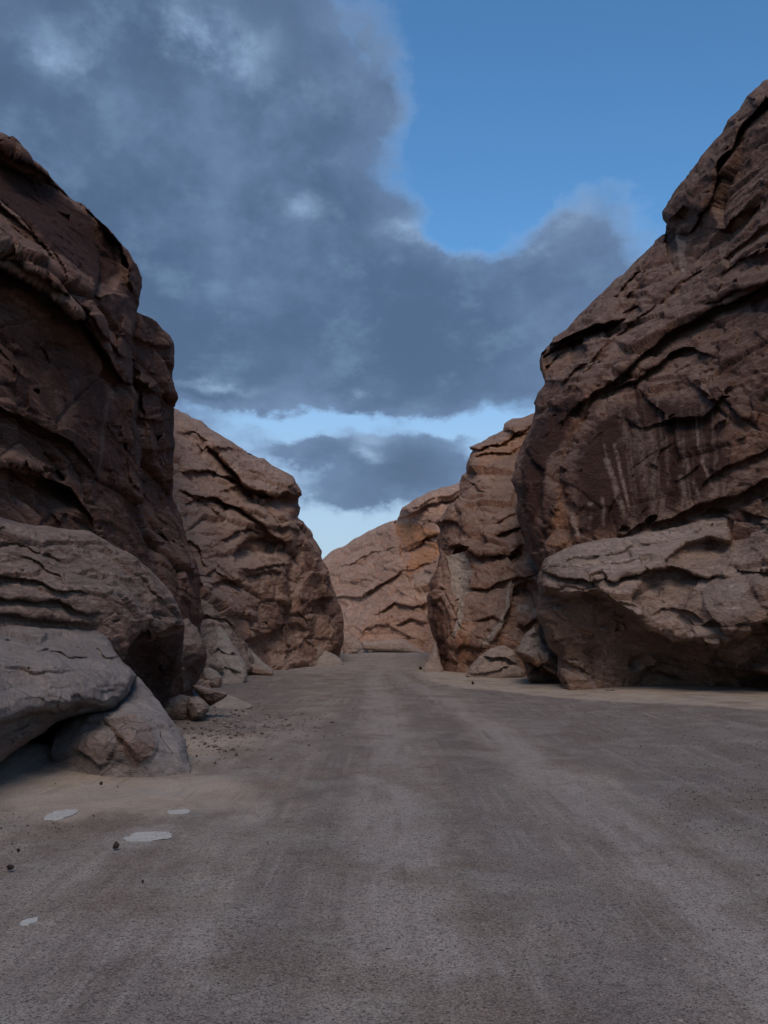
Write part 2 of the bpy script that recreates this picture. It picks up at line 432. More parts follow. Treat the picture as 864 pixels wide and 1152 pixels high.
    hv = t.math('MULTIPLY', vb.outputs['Distance'], .9); h = t.math('ADD', h, t.math('MULTIPLY', hv, t.rng(big, .4, .6)))
    bu = t.add('ShaderNodeBump', {'Height': h, 'Strength': 1.0 * bump, 'Distance': .11 * s})
    t.l.new(bu.outputs[0], bs.inputs['Normal'])
    out = t.add('ShaderNodeOutputMaterial'); t.l.new(bs.outputs[0], out.inputs[0])
    return m

#                     dark                mid                 light               warm                pale
M_LN = rock_mat('dark_sandstone_left', (0.154, 0.077, 0.054), (0.209, 0.107, 0.076), (0.286, 0.158, 0.113), (0.308, 0.134, 0.074), (0.396, 0.277, 0.223), 1.0, .35, bed=(-.55, .1, .8))
M_L3 = rock_mat('banded_sandstone_left', (0.189, 0.121, 0.099), (0.260, 0.175, 0.145), (0.349, 0.250, 0.205), (0.352, 0.209, 0.154), (0.486, 0.392, 0.345), .7, .08, bed=(-.1, .1, 1))
M_L5 = rock_mat('grey_sandstone', (.175, .140, .125), (.25, .215, .20), (.33, .29, .272), (.25, .16, .125), (.40, .37, .35), .6, .05, bed=(.1, .1, 1), lam=.25, lit_dust=.35)
M_LM = rock_mat('brown_sandstone', (0.291, 0.172, 0.125), (0.438, 0.268, 0.199), (0.545, 0.357, 0.272), (0.494, 0.255, 0.160), (0.564, 0.439, 0.365), 1.0, .12, bed=(-.5, .05, .85))
M_FAR = rock_mat('pink_sandstone', (.45, .255, .18), (.64, .39, .285), (.69, .47, .36), (.70, .34, .17), (.66, .52, .42), 1.5, .03, bed=(.45, .1, .85), lit_dust=.2)
M_RM = rock_mat('red_sandstone', (.25, .135, .095), (.39, .215, .15), (.52, .315, .225), (.55, .27, .14), (.64, .54, .45), 1.0, .2, bed=(.5, .05, .85), lit_dust=.3)
M_RN = rock_mat('dark_sandstone_right', (0.154, 0.083, 0.061), (0.220, 0.123, 0.091), (0.303, 0.178, 0.133), (0.396, 0.193, 0.112), (0.484, 0.361, 0.293), 1.1, .45, bed=(0.660, 0.050, 0.725))
M_RB = rock_mat('pale_sandstone_right', (0.251, 0.161, 0.123), (0.367, 0.247, 0.191), (0.464, 0.331, 0.262), (0.353, 0.212, 0.143), (0.534, 0.424, 0.363), .9, .06, bed=(.25, .05, 1))

# ------------------------------------------------------------------ LEFT NEAR CLIFF
cl = empty('cliff', (-7.2, 16, 0)); tag(cl, 'dark brown cliff with overhanging crest filling the upper left, behind the grey boulder', 'cliff')
LN = [(-420,-120),(-190,35),(-100,98),(-50,125),(0,149),(19,160),(30,172),(45,186),(74,218),(96,233),(122,257),(144,281),(156,303),(160.5,323),(157,342),(154,351),(167,356),(183,371),(194,384),(195,403),(193,425),(196,451),(197,500),(193,535),(194,560),(205,584),(215,619),(226,654),(229,688),(222,740),(214,796),(190,830),(100,850),(-190,875),(-420,930)]
LNc = [(-420,-120,8),(-420,700,5.6),(-420,920,5.4),(-190,700,8.5),(-190,30,13),(-190,850,7.5),(0,149,17),(0,300,14),(0,600,11.8),(0,850,10.6),(100,600,15),(100,840,13),(156,303,20),(120,450,17),(195,400,24),(195,560,24),(229,688,24),(210,790,20),(60,250,16)]
LNf = [('ledge', [(-60,110),(0,165),(40,190),(75,215),(105,240),(130,268),(147,298),(153,332)], .9, dict(up=14, down=18)),
 ('hollow', [(-40,150),(0,183),(32,198),(64,212),(96,234),(128,270),(142,305),(130,328),(106,326),(78,310),(58,288),(32,260),(0,228),(-40,195)], 1.3, dict(soft=26, edge=3)),
 ('ledge', [(-60,180),(0,226),(32,255),(58,286),(66,306)], .7, dict(up=12, down=8)),
 ('hollow', [(-50,205),(0,238),(45,282),(58,304),(35,294),(0,268),(-50,232)], .9, dict(soft=10)),
 ('ledge', [(-60,235),(0,298),(40,318),(70,342),(100,370),(122,400),(138,430),(150,432)], 1.3, dict(up=26, down=9, rec=.5)),
 ('ledge', [(0,288),(50,312),(90,340),(125,385),(146,410)], .5, dict(up=7, down=6)),
 ('ledge', [(52,330),(75,352),(98,360),(118,382)], .4, dict(up=8, down=8)),
 ('bulge', 128, 338, 16, 14, .5),
 ('step', [(156,345),(150,390),(147,430),(152,480),(158,540),(163,600),(172,650)], -1.8, dict(fade=60, w=3)),
 ('groove', [(152,352),(147,390),(149,430),(153,480),(157,540),(160,590)], 1.0, dict(w=4)),
 ('groove', [(125,440),(118,500),(112,545),(108,590)], .35, dict(w=3)),
 ('ledge', [(-80,425),(0,458),(40,475),(80,497),(104,528)], .6, dict(up=30, down=7)),
 ('ledge', [(-80,505),(0,525),(40,535),(68,548),(92,566),(104,590)], .7, dict(up=9, down=8, rec=.4)),
 ('step', [(0,520),(40,530),(68,543),(94,562)], .8, dict(fade=40)),
 ('ledge', [(150,425),(162,432),(172,442)], .5, dict(up=10, down=8)),
 ('groove', [(176,430),(174,500),(178,560),(180,620)], .6, dict(w=3)),
 ('ledge', [(155,470),(176,474),(194,470)], .3, dict(up=8, down=6)), ('ledge', [(158,505),(178,508),(196,503)], .3, dict(up=8, down=6)),
 ('ledge', [(160,385),(176,390),(192,388)], .35, dict(up=10, down=5)),
 ('groove', [(196,560),(200,600),(212,650),(224,690)], .5, dict(w=3))]
LNp = [('dark','poly',[(-100,170),(0,185),(64,214),(128,272),(140,305),(106,326),(58,288),(0,230)],6,.75),  # shade of the alcove under the crest, painted dark
 ('warm','poly',[(-100,160),(0,185),(64,214),(100,250),(80,290),(30,250),(0,215)],8,.3),
 ('dark','poly',[(-190,360),(0,360),(60,380),(110,420),(140,470),(150,560),(100,580),(0,455)],12,.5),
 ('pale','poly',[(-60,255),(0,280),(50,312),(90,342),(125,385),(140,415),(120,395),(80,352),(30,315),(0,298)],4,.6),  # lit top of the diagonal ledge, painted pale
 ('streak','line',[(70,440),(80,475),(84,520)],5,.4), ('streak','line',[(122,440),(116,490),(110,540)],3,.6),
 ('streak','line',[(84,430),(88,460),(83,490)],6,.35),
 ('warm','poly',[(164,480),(176,480),(180,560),(168,570)],5,.4)]
relief('upper_wall', LN, LNc, LNf, M_LN, cl, (-7.2,16,0), LNp, facet=30, jag=.7, calm=.5, slant=38, sil=(0,29), rw=30, rd=1.3, amp=.42,
       fs=.95, nd=dict(s=1.7, bed=(-.55,.1,.8), seed=1, strata=.7, fine=.3, big=1.0, block=.8), skirt=(.4,1.5,5,14), inner=(.3,2,8,22))
L3 = [(-420,520),(-190,555),(0,581),(42,591),(101,598),(139,619),(174,647),(201,681),(208,702),(207,718),(205,735),(203,750),(192,782),(182,796),(165,806),(130,806),(-190,830),(-420,860)]
L3c = [(-420,520,5.4),(-420,850,5.2),(-190,560,8),(-190,800,7.5),(0,590,11),(0,700,10.3),(60,650,11),(101,600,13.2),(125,660,12.0),(132,728,11.9),(208,702,14.0),(139,619,13.8),(174,647,14.2),(205,750,15.3),(184,785,17.2),(150,750,15),(130,790,13),(50,790,11.5)]
L3f = [('hollow', [(209,705),(187,713),(170,720),(161,707),(130,730),(150,765),(165,800),(190,800),(208,745)], 2.2, dict(soft=34, edge=1.6)),
 ('ledge', [(128,731),(145,718),(161,706),(171,719),(187,713),(209,704)], .25, dict(up=10, down=4)),
 ('groove', [(187,712),(172,745),(165,775)], -.35, dict(w=8)),
 ('ledge', [(-60,640),(0,648),(30,652),(62,664),(100,668)], .3, dict(up=9, down=5)),
 ('ledge', [(-60,668),(0,672),(40,676),(85,688),(112,690)], .35, dict(up=9, down=5)),
 ('ledge', [(-60,690),(0,690),(50,694),(108,702)], .3, dict(up=7, down=5)),
 ('ledge', [(24,622),(45,630),(70,646),(76,660)], .18, dict(up=7, down=4)),
 ('ledge', [(112,610),(140,638),(170,664),(198,686)], .14, dict(up=6, down=4)),
 ('ledge', [(0,612),(30,610),(60,618),(92,630)], .15, dict(up=8, down=4))]
L3p = [('dark','poly',[(209,708),(187,716),(170,722),(161,711),(132,733),(150,765),(165,800),(195,790),(206,745)],2,.55),  # shade on the overhang's underside, painted dark
 ('warm','poly',[(118,690),(160,700),(150,715),(130,728)],6,.5), ('pale','poly',[(112,640),(150,660),(180,690),(200,700),(186,712),(150,690),(118,665)],6,.55),
 ('pale','poly',[(98,600),(112,640),(126,700),(132,728),(120,700),(104,650)],4,.4)]
relief('ledge', L3, L3c, L3f, M_L3, cl, (-7.2,16,0), L3p, facet=15, slant=6, fmix=.65, sil=(0,14), rw=9, rd=.8, amp=.36, fs=.5,
       nd=dict(s=.75, bed=(-.1,.1,1), seed=31, strata=.8, big=.6), skirt=(.3,1.2,3,6))
L5 = [(-420,700),(-190,690),(0,702),(60,703),(115,707),(125,723),(132,737),(145,750),(154,761),(149,768),(140,785),(128,799),(100,802),(83,806),(62,813),(35,832),(0,858),(-40,885),(-190,985),(-420,1180)]
L5c = [(-420,700,4.9),(-420,1160,3.6),(-190,690,7.6),(-190,975,5.2),(0,702,10.4),(0,800,8.1),(0,850,8.3),(60,703,11),(115,707,11.6),(132,737,10.8),(154,761,10.3),(128,797,9.8),(60,810,9.1),(60,770,8.8),(110,770,9.5),(-60,800,6.9),(0,740,9.0)]
L5f = [('ledge', [(-190,870),(-40,838),(0,812),(30,800),(62,798),(90,788),(128,792)], .30, dict(up=16, down=24, rec=1.3, lip=5)),
 ('ledge', [(110,726),(120,737),(132,738),(122,748),(112,746)], .12, dict(up=5, down=4)),
 ('ledge', [(40,738),(60,733),(78,742),(100,740)], .08, dict(up=10, down=6)), ('ledge', [(0,752),(40,760),(84,756)], .1, dict(up=14, down=8, lip=4)),
 ('groove', [(128,795),(140,780),(150,768),(152,758)], .10, dict(w=2)),
 ('step', [(0,703),(60,704),(112,709)], -.25, dict(fade=14, w=2))]
bl = (-3.9,8.6,0)
o = relief('boulder', L5, L5c, L5f, M_L5, None, bl, [('warm','poly',[(-190,880),(0,825),(60,805),(60,815),(0,860),(-190,960)],6,.6)], facet=24, slant=8, fmix=.55, sil=(0,16), rw=8, rd=.35, amp=.30, rough=.6,
       nd=dict(s=.8, bed=(.1,.1,1), seed=51, strata=.1, big=1.0, block=.35, fine=.6, crack=.5), skirt=(.25,.9,2,3))
tag(o, 'big grey slab boulder in the left foreground with a dark hollow beneath it', 'boulder')
L6 = [(60,890),(58,846),(62,826),(75,812),(83,805),(105,801),(128,798),(140,784),(149,769),(154,761),(170,778),(187,800),(200,818),(208,831),(213,857),(217,890),(140,896)]
L6c = [(62,850,9.5),(75,815,9.9),(128,799,9.9),(154,761,11.2),(187,800,10.2),(213,858,9.25),(215,890,9.2),(140,862,9.0),(140,890,8.95),(90,885,9.1),(100,862,9.1),(110,835,9.0),(150,825,8.95),(170,800,10.0)]
L6f = [('groove', [(106,803),(122,815),(136,838),(150,856),(155,866)], .12, dict(w=1.8)), ('groove', [(128,800),(145,802),(158,806)], .08, dict(w=2)),
 ('step', [(106,803),(122,815),(136,838),(150,862)], .12, dict(fade=30)), ('bulge', 150, 833, 30, 30, .12)]
o = relief('boulder', L6, L6c, L6f, M_L5, None, (-3.2,9.2,0), [('warm','poly',[(126,812),(150,804),(170,814),(176,835),(168,855),(150,862),(134,845)],5,.95),('warm','poly',[(75,815),(110,808),(128,832),(130,858),(80,858)],8,.45)],
       facet=20, fmix=.45, sil=(2,14), rw=10, rd=.4, amp=.18, rough=.5, nd=dict(s=.6, bed=(.1,.1,1), seed=61, strata=.2, block=.6, big=.8, fine=.8), skirt=(.25,.9,1.6,2.2))
tag(o, 'squat grey boulder with a rusty oval patch, wedged under the big slab boulder', 'boulder')
L4 = [(196,700),(212,695),(222,706),(231,723),(233,739),(227,758),(216,778),(205,788),(190,790),(175,770),(180,720)]
o = relief('boulder', L4, [(200,700,19.6),(222,706,20),(233,739,19.6),(216,775,20),(195,785,19),(205,740,18.2),(180,740,19.5)],
       [('ledge', [(196,760),(210,752),(222,742),(232,740)], .4, dict(up=14, down=10)), ('step', [(204,735),(212,760),(206,785)], -.5, dict(fade=30))], M_L3, None, (-4.8,18.5,0),
       [('pale','poly',[(190,760),(208,750),(214,775),(195,790)],4,.6)], sil=(0,8), rw=8, rd=.6, amp=.35, nd=dict(s=.7, seed=71, strata=.5), skirt=(.3,1,2,3))
tag(o, 'brown rounded boulder behind the overhanging ledge at the foot of the left cliff', 'boulder')

# ------------------------------------------------------------------ LEFT MIDDLE CLIFF
LM = [(150,440),(196,459),(227,474),(258,495),(286,513),(305,523),(317,529),(330,537),(336,548),(340,556),(336,561),(338,571),(335,582),(346,593),(355,609),(363,631),(371,649),(375,662),(380,677),(386,709),(386,724),(383,735),(376,752),(355,756),(320,757),(296,764),(270,774),(215,790),(170,790)]
LMc = [(150,440,42),(196,459,46),(258,495,46),(330,537,47),(340,560,46),(336,582,46),(363,631,45.5),(386,715,45),(376,750,44),(320,750,38),(296,757,34),(262,768,27),(215,785,22),(170,785,21),(190,600,31),(250,620,36),(290,560,42),(310,650,38),(270,700,33),(230,700,28),(220,540,39)]
LMf = [('ledge', [(228,504),(245,510),(262,530),(284,552),(305,557),(321,554),(340,562)], 3.6, dict(up=16, down=10)),
 ('hollow', [(238,506),(262,507),(288,518),(300,528),(278,528),(252,516)], 1.8, dict(soft=8)),
 ('hollow', [(286,556),(306,560),(322,557),(338,563),(334,578),(310,582),(296,570)], 3.0, dict(soft=10)),
 ('ledge', [(300,536),(318,540),(336,549)], .6, dict(up=8, down=4)), ('ledge', [(270,520),(296,532),(318,536)], .6, dict(up=8, down=5)),
 ('ledge', [(205,486),(222,492),(236,500),(246,512)], 1.0, dict(up=9, down=7)),
 ('ledge', [(205,530),(232,531),(256,537),(276,550),(286,567)], 1.6, dict(up=22, down=9)),
 ('hollow', [(248,553),(264,550),(280,556),(286,568),(271,562)], 1.4, dict(soft=5)),
 ('ledge', [(205,550),(227,557),(242,559),(272,574),(289,587),(308,603),(322,612)], 2.2, dict(up=20, down=9)),
 ('hollow', [(207,568),(222,560),(238,572),(250,590),(228,594),(212,586)], 1.8, dict(soft=9)),
 ('hollow', [(262,618),(274,606),(296,604),(312,611),(308,624),(290,632),(274,638),(264,638)], 4.2, dict(soft=13)),
 ('ledge', [(244,612),(262,600),(290,598),(314,606),(326,622)], 1.3, dict(up=10, down=6)),
 ('ledge', [(262,640),(285,641),(312,635),(328,638)], .9, dict(up=5, down=7)), ('ledge', [(268,650),(290,646),(318,644),(328,650)], .5, dict(up=4, down=5)),
 ('hollow', [(268,645),(315,645),(322,662),(312,678),(290,674),(275,660)], 1.2, dict(soft=14)),
 ('ledge', [(220,648),(240,642),(258,650),(276,662)], 1.0, dict(up=12, down=5)),
 ('ledge', [(226,660),(242,656),(258,652),(275,653)], 1.4, dict(up=9, down=9)),
 ('groove', [(338,600),(333,630),(327,655),(324,685),(320,712),(318,750)], 1.8, dict(w=4)),
 ('step', [(328,640),(323,680),(319,712),(317,750)], -1.6, dict(fade=22)),
 ('hollow', [(321,702),(330,700),(343,710),(337,724),(325,722)], 1.8, dict(soft=6)),
 ('ledge', [(325,690),(335,688),(344,700)], .9, dict(up=7, down=6)),
 ('hollow', [(274,722),(290,716),(305,712),(317,702),(314,750),(296,748),(281,734)], 4.0, dict(soft=12)),
 ('hollow', [(352,682),(365,677),(375,690),(370,720),(352,738),(350,705)], 1.3, dict(soft=8)),
 ('ledge', [(345,682),(358,674),(372,674),(380,684)], 1.2, dict(up=8, down=6)),
 ('groove', [(346,596),(350,640),(352,680),(350,740)], .8, dict(w=4)),
 ('ledge', [(205,700),(228,690),(252,696),(262,710)], 1.3, dict(up=12, down=10)), ('ledge', [(198,610),(214,606),(228,622),(233,640)], .9, dict(up=10, down=7)),
 ('ledge', [(196,655),(208,650),(222,664),(226,680)], .9, dict(up=10, down=7)),
 ('groove', [(262,715),(272,735),(286,752)], .8, dict(w=3)), ('groove', [(205,545),(220,556),(232,566)], -.6, dict(w=5)),
 ('ledge', [(296,570),(312,592),(330,600),(338,590)], .8, dict(up=12, down=8))]
LMp = [('warm','poly',[(290,556),(310,558),(336,562),(330,580),(308,582)],3,.95), ('warm','poly',[(262,522),(290,530),(300,545),(284,552),(266,540)],4,.5),
 ('pale','poly',[(200,700),(232,672),(258,700),(285,735),(290,752),(262,766),(205,775)],7,.8), ('pale','poly',[(268,618),(290,620),(304,626),(275,640),(262,640)],4,.5),
 ('pale','poly',[(290,562),(310,585),(334,592),(328,606),(310,596),(290,576)],4,.45), ('pale','poly',[(352,725),(372,735),(380,748),(350,752)],5,.7),
 ('warm','poly',[(280,650),(316,648),(310,690),(280,690)],8,.3), ('dark','poly',[(338,600),(360,640),(378,690),(384,730),(352,676),(342,640)],6,.5)]
o = relief('cliff', LM, LMc, LMf, M_LM, None, (-6.0,35,0), LMp, facet=18, slant=30, sil=(0,22), rw=14, rd=3.2, amp=.42, stp=1.15, fs=.42,
       nd=dict(s=1.7, fine=1.7, crack=1.3, bed=(-.5,.05,.85), seed=81, strata=1.1, block=.85), skirt=(.8,3,10,25), inner=(.3,2,6,14))
tag(o, 'brown layered cliff with orange notch under its crest, behind the dark left cliff', 'cliff')

# ------------------------------------------------------------------ FAR CLIFF
FR = [(345,650),(364,628),(391,612),(419,596),(447,584),(445,588),(449,580),(452,571),(469,560),(491,551),(516,543),(545,535),(560,560),(560,742),(400,745),(360,745),(345,740)]
FRc = [(345,650,104),(364,628,108),(419,596,102),(447,584,92),(452,571,84),(516,543,88),(560,540,88),(560,740,70),(478,735,72),(430,735,74),(380,738,78),(380,670,92),(440,640,84),(500,640,78),(450,700,77),(500,600,82)]
FRf = [('step', [(447,582),(446,595),(451,612),(458,635),(462,660)], -5, dict(fade=26, w=1.6)),
 ('ledge', [(448,584),(470,575),(497,563),(520,558)], 3.2, dict(up=13, down=5)), ('hollow', [(492,563),(516,556),(518,563),(500,568)], 2.5, dict(soft=4)),
 ('ledge', [(452,578),(478,565),(512,556)], 1.6, dict(up=6, down=4)),
 ('ledge', [(452,620),(475,609),(497,603),(510,600)], 2.6, dict(up=22, down=4)), ('groove', [(458,617),(475,609),(494,603)], 2.0, dict(w=2)),
 ('ledge', [(368,678),(380,673),(406,671),(430,658),(455,640)], 2.6, dict(up=12, down=6)),
 ('hollow', [(432,676),(445,660),(456,670),(450,677),(440,680)], 2.6, dict(soft=5)), ('ledge', [(425,690),(445,678),(465,682),(480,676)], 2.2, dict(up=9, down=5)),
 ('ledge', [(382,640),(402,636),(420,622),(448,616)], 2.0, dict(up=9, down=5)), ('ledge', [(390,660),(410,652),(428,646)], 1.4, dict(up=7, down=4)),
 ('hollow', [(402,720),(412,708),(437,704),(455,714),(478,722),(478,733),(440,732),(410,728)], 3.4, dict(soft=9)),
 ('groove', [(385,706),(398,690),(408,680)], 1.2, dict(w=2)), ('ledge', [(445,705),(462,696),(480,700)], 1.8, dict(up=8, down=5)),
 ('ledge', [(455,640),(475,634),(495,634)], 1.2, dict(up=8, down=5))]
FRp = [('warm','poly',[(448,590),(470,590),(496,600),(480,610),(458,618),(447,602)],5,1.0), ('warm','poly',[(458,618),(492,606),(494,628),(470,640),(460,640)],5,.8),
 ('pale','poly',[(470,640),(495,636),(492,660),(440,660)],8,.5), ('pale','poly',[(400,722),(440,727),(480,735),(478,742),(400,740)],3,.8),
 ('dark','poly',[(404,716),(414,709),(437,706),(455,716),(440,726),(412,722)],3,.3)]  # shade inside the undercut, painted dark
o = relief('cliff', FR, FRc, FRf, M_FAR, None, (-2,74,0), FRp, facet=15, slant=-24, sil=(0,12), rw=10, rd=5, amp=.42, stp=1.0, fs=.33,
       nd=dict(s=2.6, fine=1.8, crack=1.6,  bed=(.45,.1,.85), seed=91, strata=1.0, block=.8), skirt=(2,6,20,40), inner=(.3,2,5,10))
tag(o, 'pale pink cliff closing the far end of the canyon, with an orange block', 'cliff')

# ------------------------------------------------------------------ RIGHT MIDDLE CLIFF
RM = [(497,762),(491,725),(481,696),(480,671),(483,656),(491,642),(495,624),(491,606),(495,596),(489,588),(491,584),(503,571),(516,563),(516,546),(520,534),(525,531),(528,515),(532,507),(528,503),(544,495),(566,484),(567,477),(587,470),(604,464),(650,445),(660,600),(655,775),(600,772),(530,766)]
RMc = [(497,762,35),(491,725,36),(480,671,38),(491,642,40),(491,606,43),(489,588,44),(516,563,43),(516,546,44.5),(528,503,46),(566,484,49),(604,464,52),(650,445,54),(655,600,36),(650,770,26),(600,768,29),(540,764,32.5),(560,700,33),(560,600,38),(600,520,44),(510,690,36)]
RMf = [('ledge', [(527,504),(540,506),(553,499),(572,494),(592,486)], 2.2, dict(up=12, down=7)), ('hollow', [(531,506),(548,499),(551,506),(538,511)], 2.2, dict(soft=4)),
 ('ledge', [(532,517),(552,510),(575,508),(588,500)], 1.2, dict(up=8, down=5)), ('ledge', [(564,484),(580,484),(600,478)], 1.5, dict(up=9, down=5)),
 ('groove', [(566,484),(575,490),(572,500),(590,512)], 1.5, dict(w=2)),
 ('step', [(505,566),(516,566),(522,590),(512,612)], 2.2, dict(fade=24)), ('ledge', [(489,590),(502,586),(516,588),(524,600)], 1.5, dict(up=12, down=6)),
 ('ledge', [(500,616),(514,612),(531,621),(550,626),(569,624),(586,614)], 1.7, dict(up=15, down=6)),
 ('hollow', [(502,627),(512,616),(525,617),(532,629),(531,645),(528,658),(520,678),(514,672),(511,659),(504,642)], 3.4, dict(soft=9, edge=1.4)),
 ('hollow', [(520,680),(524,690),(516,722),(509,722),(514,700)], .9, dict(soft=5)),
 ('ledge', [(560,605),(575,596),(586,592)], 1.4, dict(up=9, down=7)), ('ledge', [(556,590),(572,582),(584,576)], .8, dict(up=8, down=4)),
 ('ledge', [(526,662),(545,663),(560,655),(576,650)], 1.1, dict(up=15, down=5)),
 ('hollow', [(482,682),(490,676),(500,690),(508,720),(505,752),(497,750),(490,722)], 1.5, dict(soft=7)),
 ('ledge', [(482,675),(496,672),(506,690),(510,715)], 1.0, dict(up=8, down=6)),
 ('groove', [(575,655),(571,675),(568,695),(562,712),(550,728)], -1.4, dict(w=4)), ('step', [(578,650),(573,672),(570,692),(564,710)], -1.6, dict(fade=20)),
 ('hollow', [(578,660),(590,655),(604,654),(606,676),(590,680),(576,676)], 2.6, dict(soft=7)),
 ('ledge', [(574,652),(588,650),(606,646)], 1.2, dict(up=8, down=5)), ('groove', [(586,600),(582,630),(576,652)], 1.8, dict(w=4)),
 ('groove', [(522,545),(528,560),(524,580)], .9, dict(w=4)), ('ledge', [(522,538),(535,545),(545,556)], .8, dict(up=8, down=6)),
 ('ledge', [(515,735),(530,725),(548,730)], .9, dict(up=10, down=6)), ('groove', [(532,630),(534,690),(528,740)], .6, dict(w=3)),
 ('ledge', [(540,700),(556,694),(566,700)], .8, dict(up=8, down=5)), ('ledge', [(582,705),(598,694),(612,700)], .9, dict(up=8, down=5))]
RMp = [('pale','poly',[(505,634),(512,622),(526,621),(532,640),(528,660),(520,682),(511,668)],2,1.6), ('pale','line',[(521,680),(520,700),(514,722)],6,.9),
 ('pale','line',[(573,655),(569,690),(560,712),(545,735)],5,.8), ('warm','poly',[(518,700),(540,700),(536,745),(515,745)],6,.6),
 ('warm','poly',[(530,508),(600,480),(600,500),(560,520),(540,530)],6,.8), ('warm','poly',[(548,690),(562,690),(560,712),(550,712)],5,.4),
 ('dark','poly',[(484,675),(500,680),(508,745),(498,752),(488,715)],4,.6), ('dark','poly',[(491,588),(512,590),(520,640),(500,650),(492,630)],6,.45), ('dark','poly',[(530,560),(580,560),(585,620),(540,620)],12,.35),  # first dark patch paints shade into the lower left fold
 ('pale','poly',[(580,676),(606,676),(606,690),(580,690)],4,.6), ('pale','poly',[(590,655),(606,655),(606,672),(582,672)],3,.35)]
o = relief('cliff', RM, RMc, RMf, M_RM, None, (4.5,33,0), RMp, facet=17, slant=-14, sil=(0,23), rw=12, rd=3.0, amp=.40, stp=1.1, fs=.40,
       nd=dict(s=1.7, fine=1.7, crack=1.4, bed=(.5,.05,.85), seed=101, strata=.7, block=1.0), skirt=(.8,3,10,25), inner=(.3,2,6,14))
tag(o, 'reddish brown cliff with a pale arched alcove, right of the far pink cliff', 'cliff')
PB = [(468,768),(480,742),(487,724),(491,722),(494,735),(500,756),(500,768)]
o = relief('rock', PB, [(468,768,33),(490,722,35.5),(500,768,33),(485,750,34)], [], M_RB, None, (2.3,34,0), [('pale','poly',PB,4,.6)], sil=(0,5), rw=5, rd=.5, amp=.3, stp=.9, nd=dict(s=.8, seed=7), skirt=(.3,.8,1.2,1.6), inner=(.2,1,2,3))
tag(o, 'pale triangular slab leaning on the reddish cliff with the alcove', 'rock')

# ------------------------------------------------------------------ RIGHT NEAR CLIFF
cr = empty('cliff', (7.5, 24, 0)); tag(cr, 'tall dark streaked cliff on the right above a pale undercut ledge', 'cliff')
RN = [(600,740),(606,700),(609,660),(606,638),(595,624),(588,603),(581,578),(581,557),(575,540),(581,515),(592,490),(602,462),(600,453),(613,432),(611,425),(607,405),(609,397),(623,379),(648,358),(673,333),(701,309),(729,281),(748,263),(750,252),(746,247),(745,238),(754,224),(768,203),(785,182),(803,159),(819,135),(841,108),(864,89),(900,55),(1000,-60),(1120,-190),(1130,300),(1130,780),(860,760),(700,740)]
RNc = [(600,740,26),(606,638,27),(581,540,29.5),(602,460,33),(607,405,35),(648,358,36),(745,238,34),(752,270,35),(864,89,30),(1000,-60,26),(1120,-190,23),(1130,300,15),(1130,780,13),(864,560,21.5),(864,300,25),(750,400,28),(700,560,24.5),(650,600,25),(864,720,21),(800,450,24),(660,460,29)]
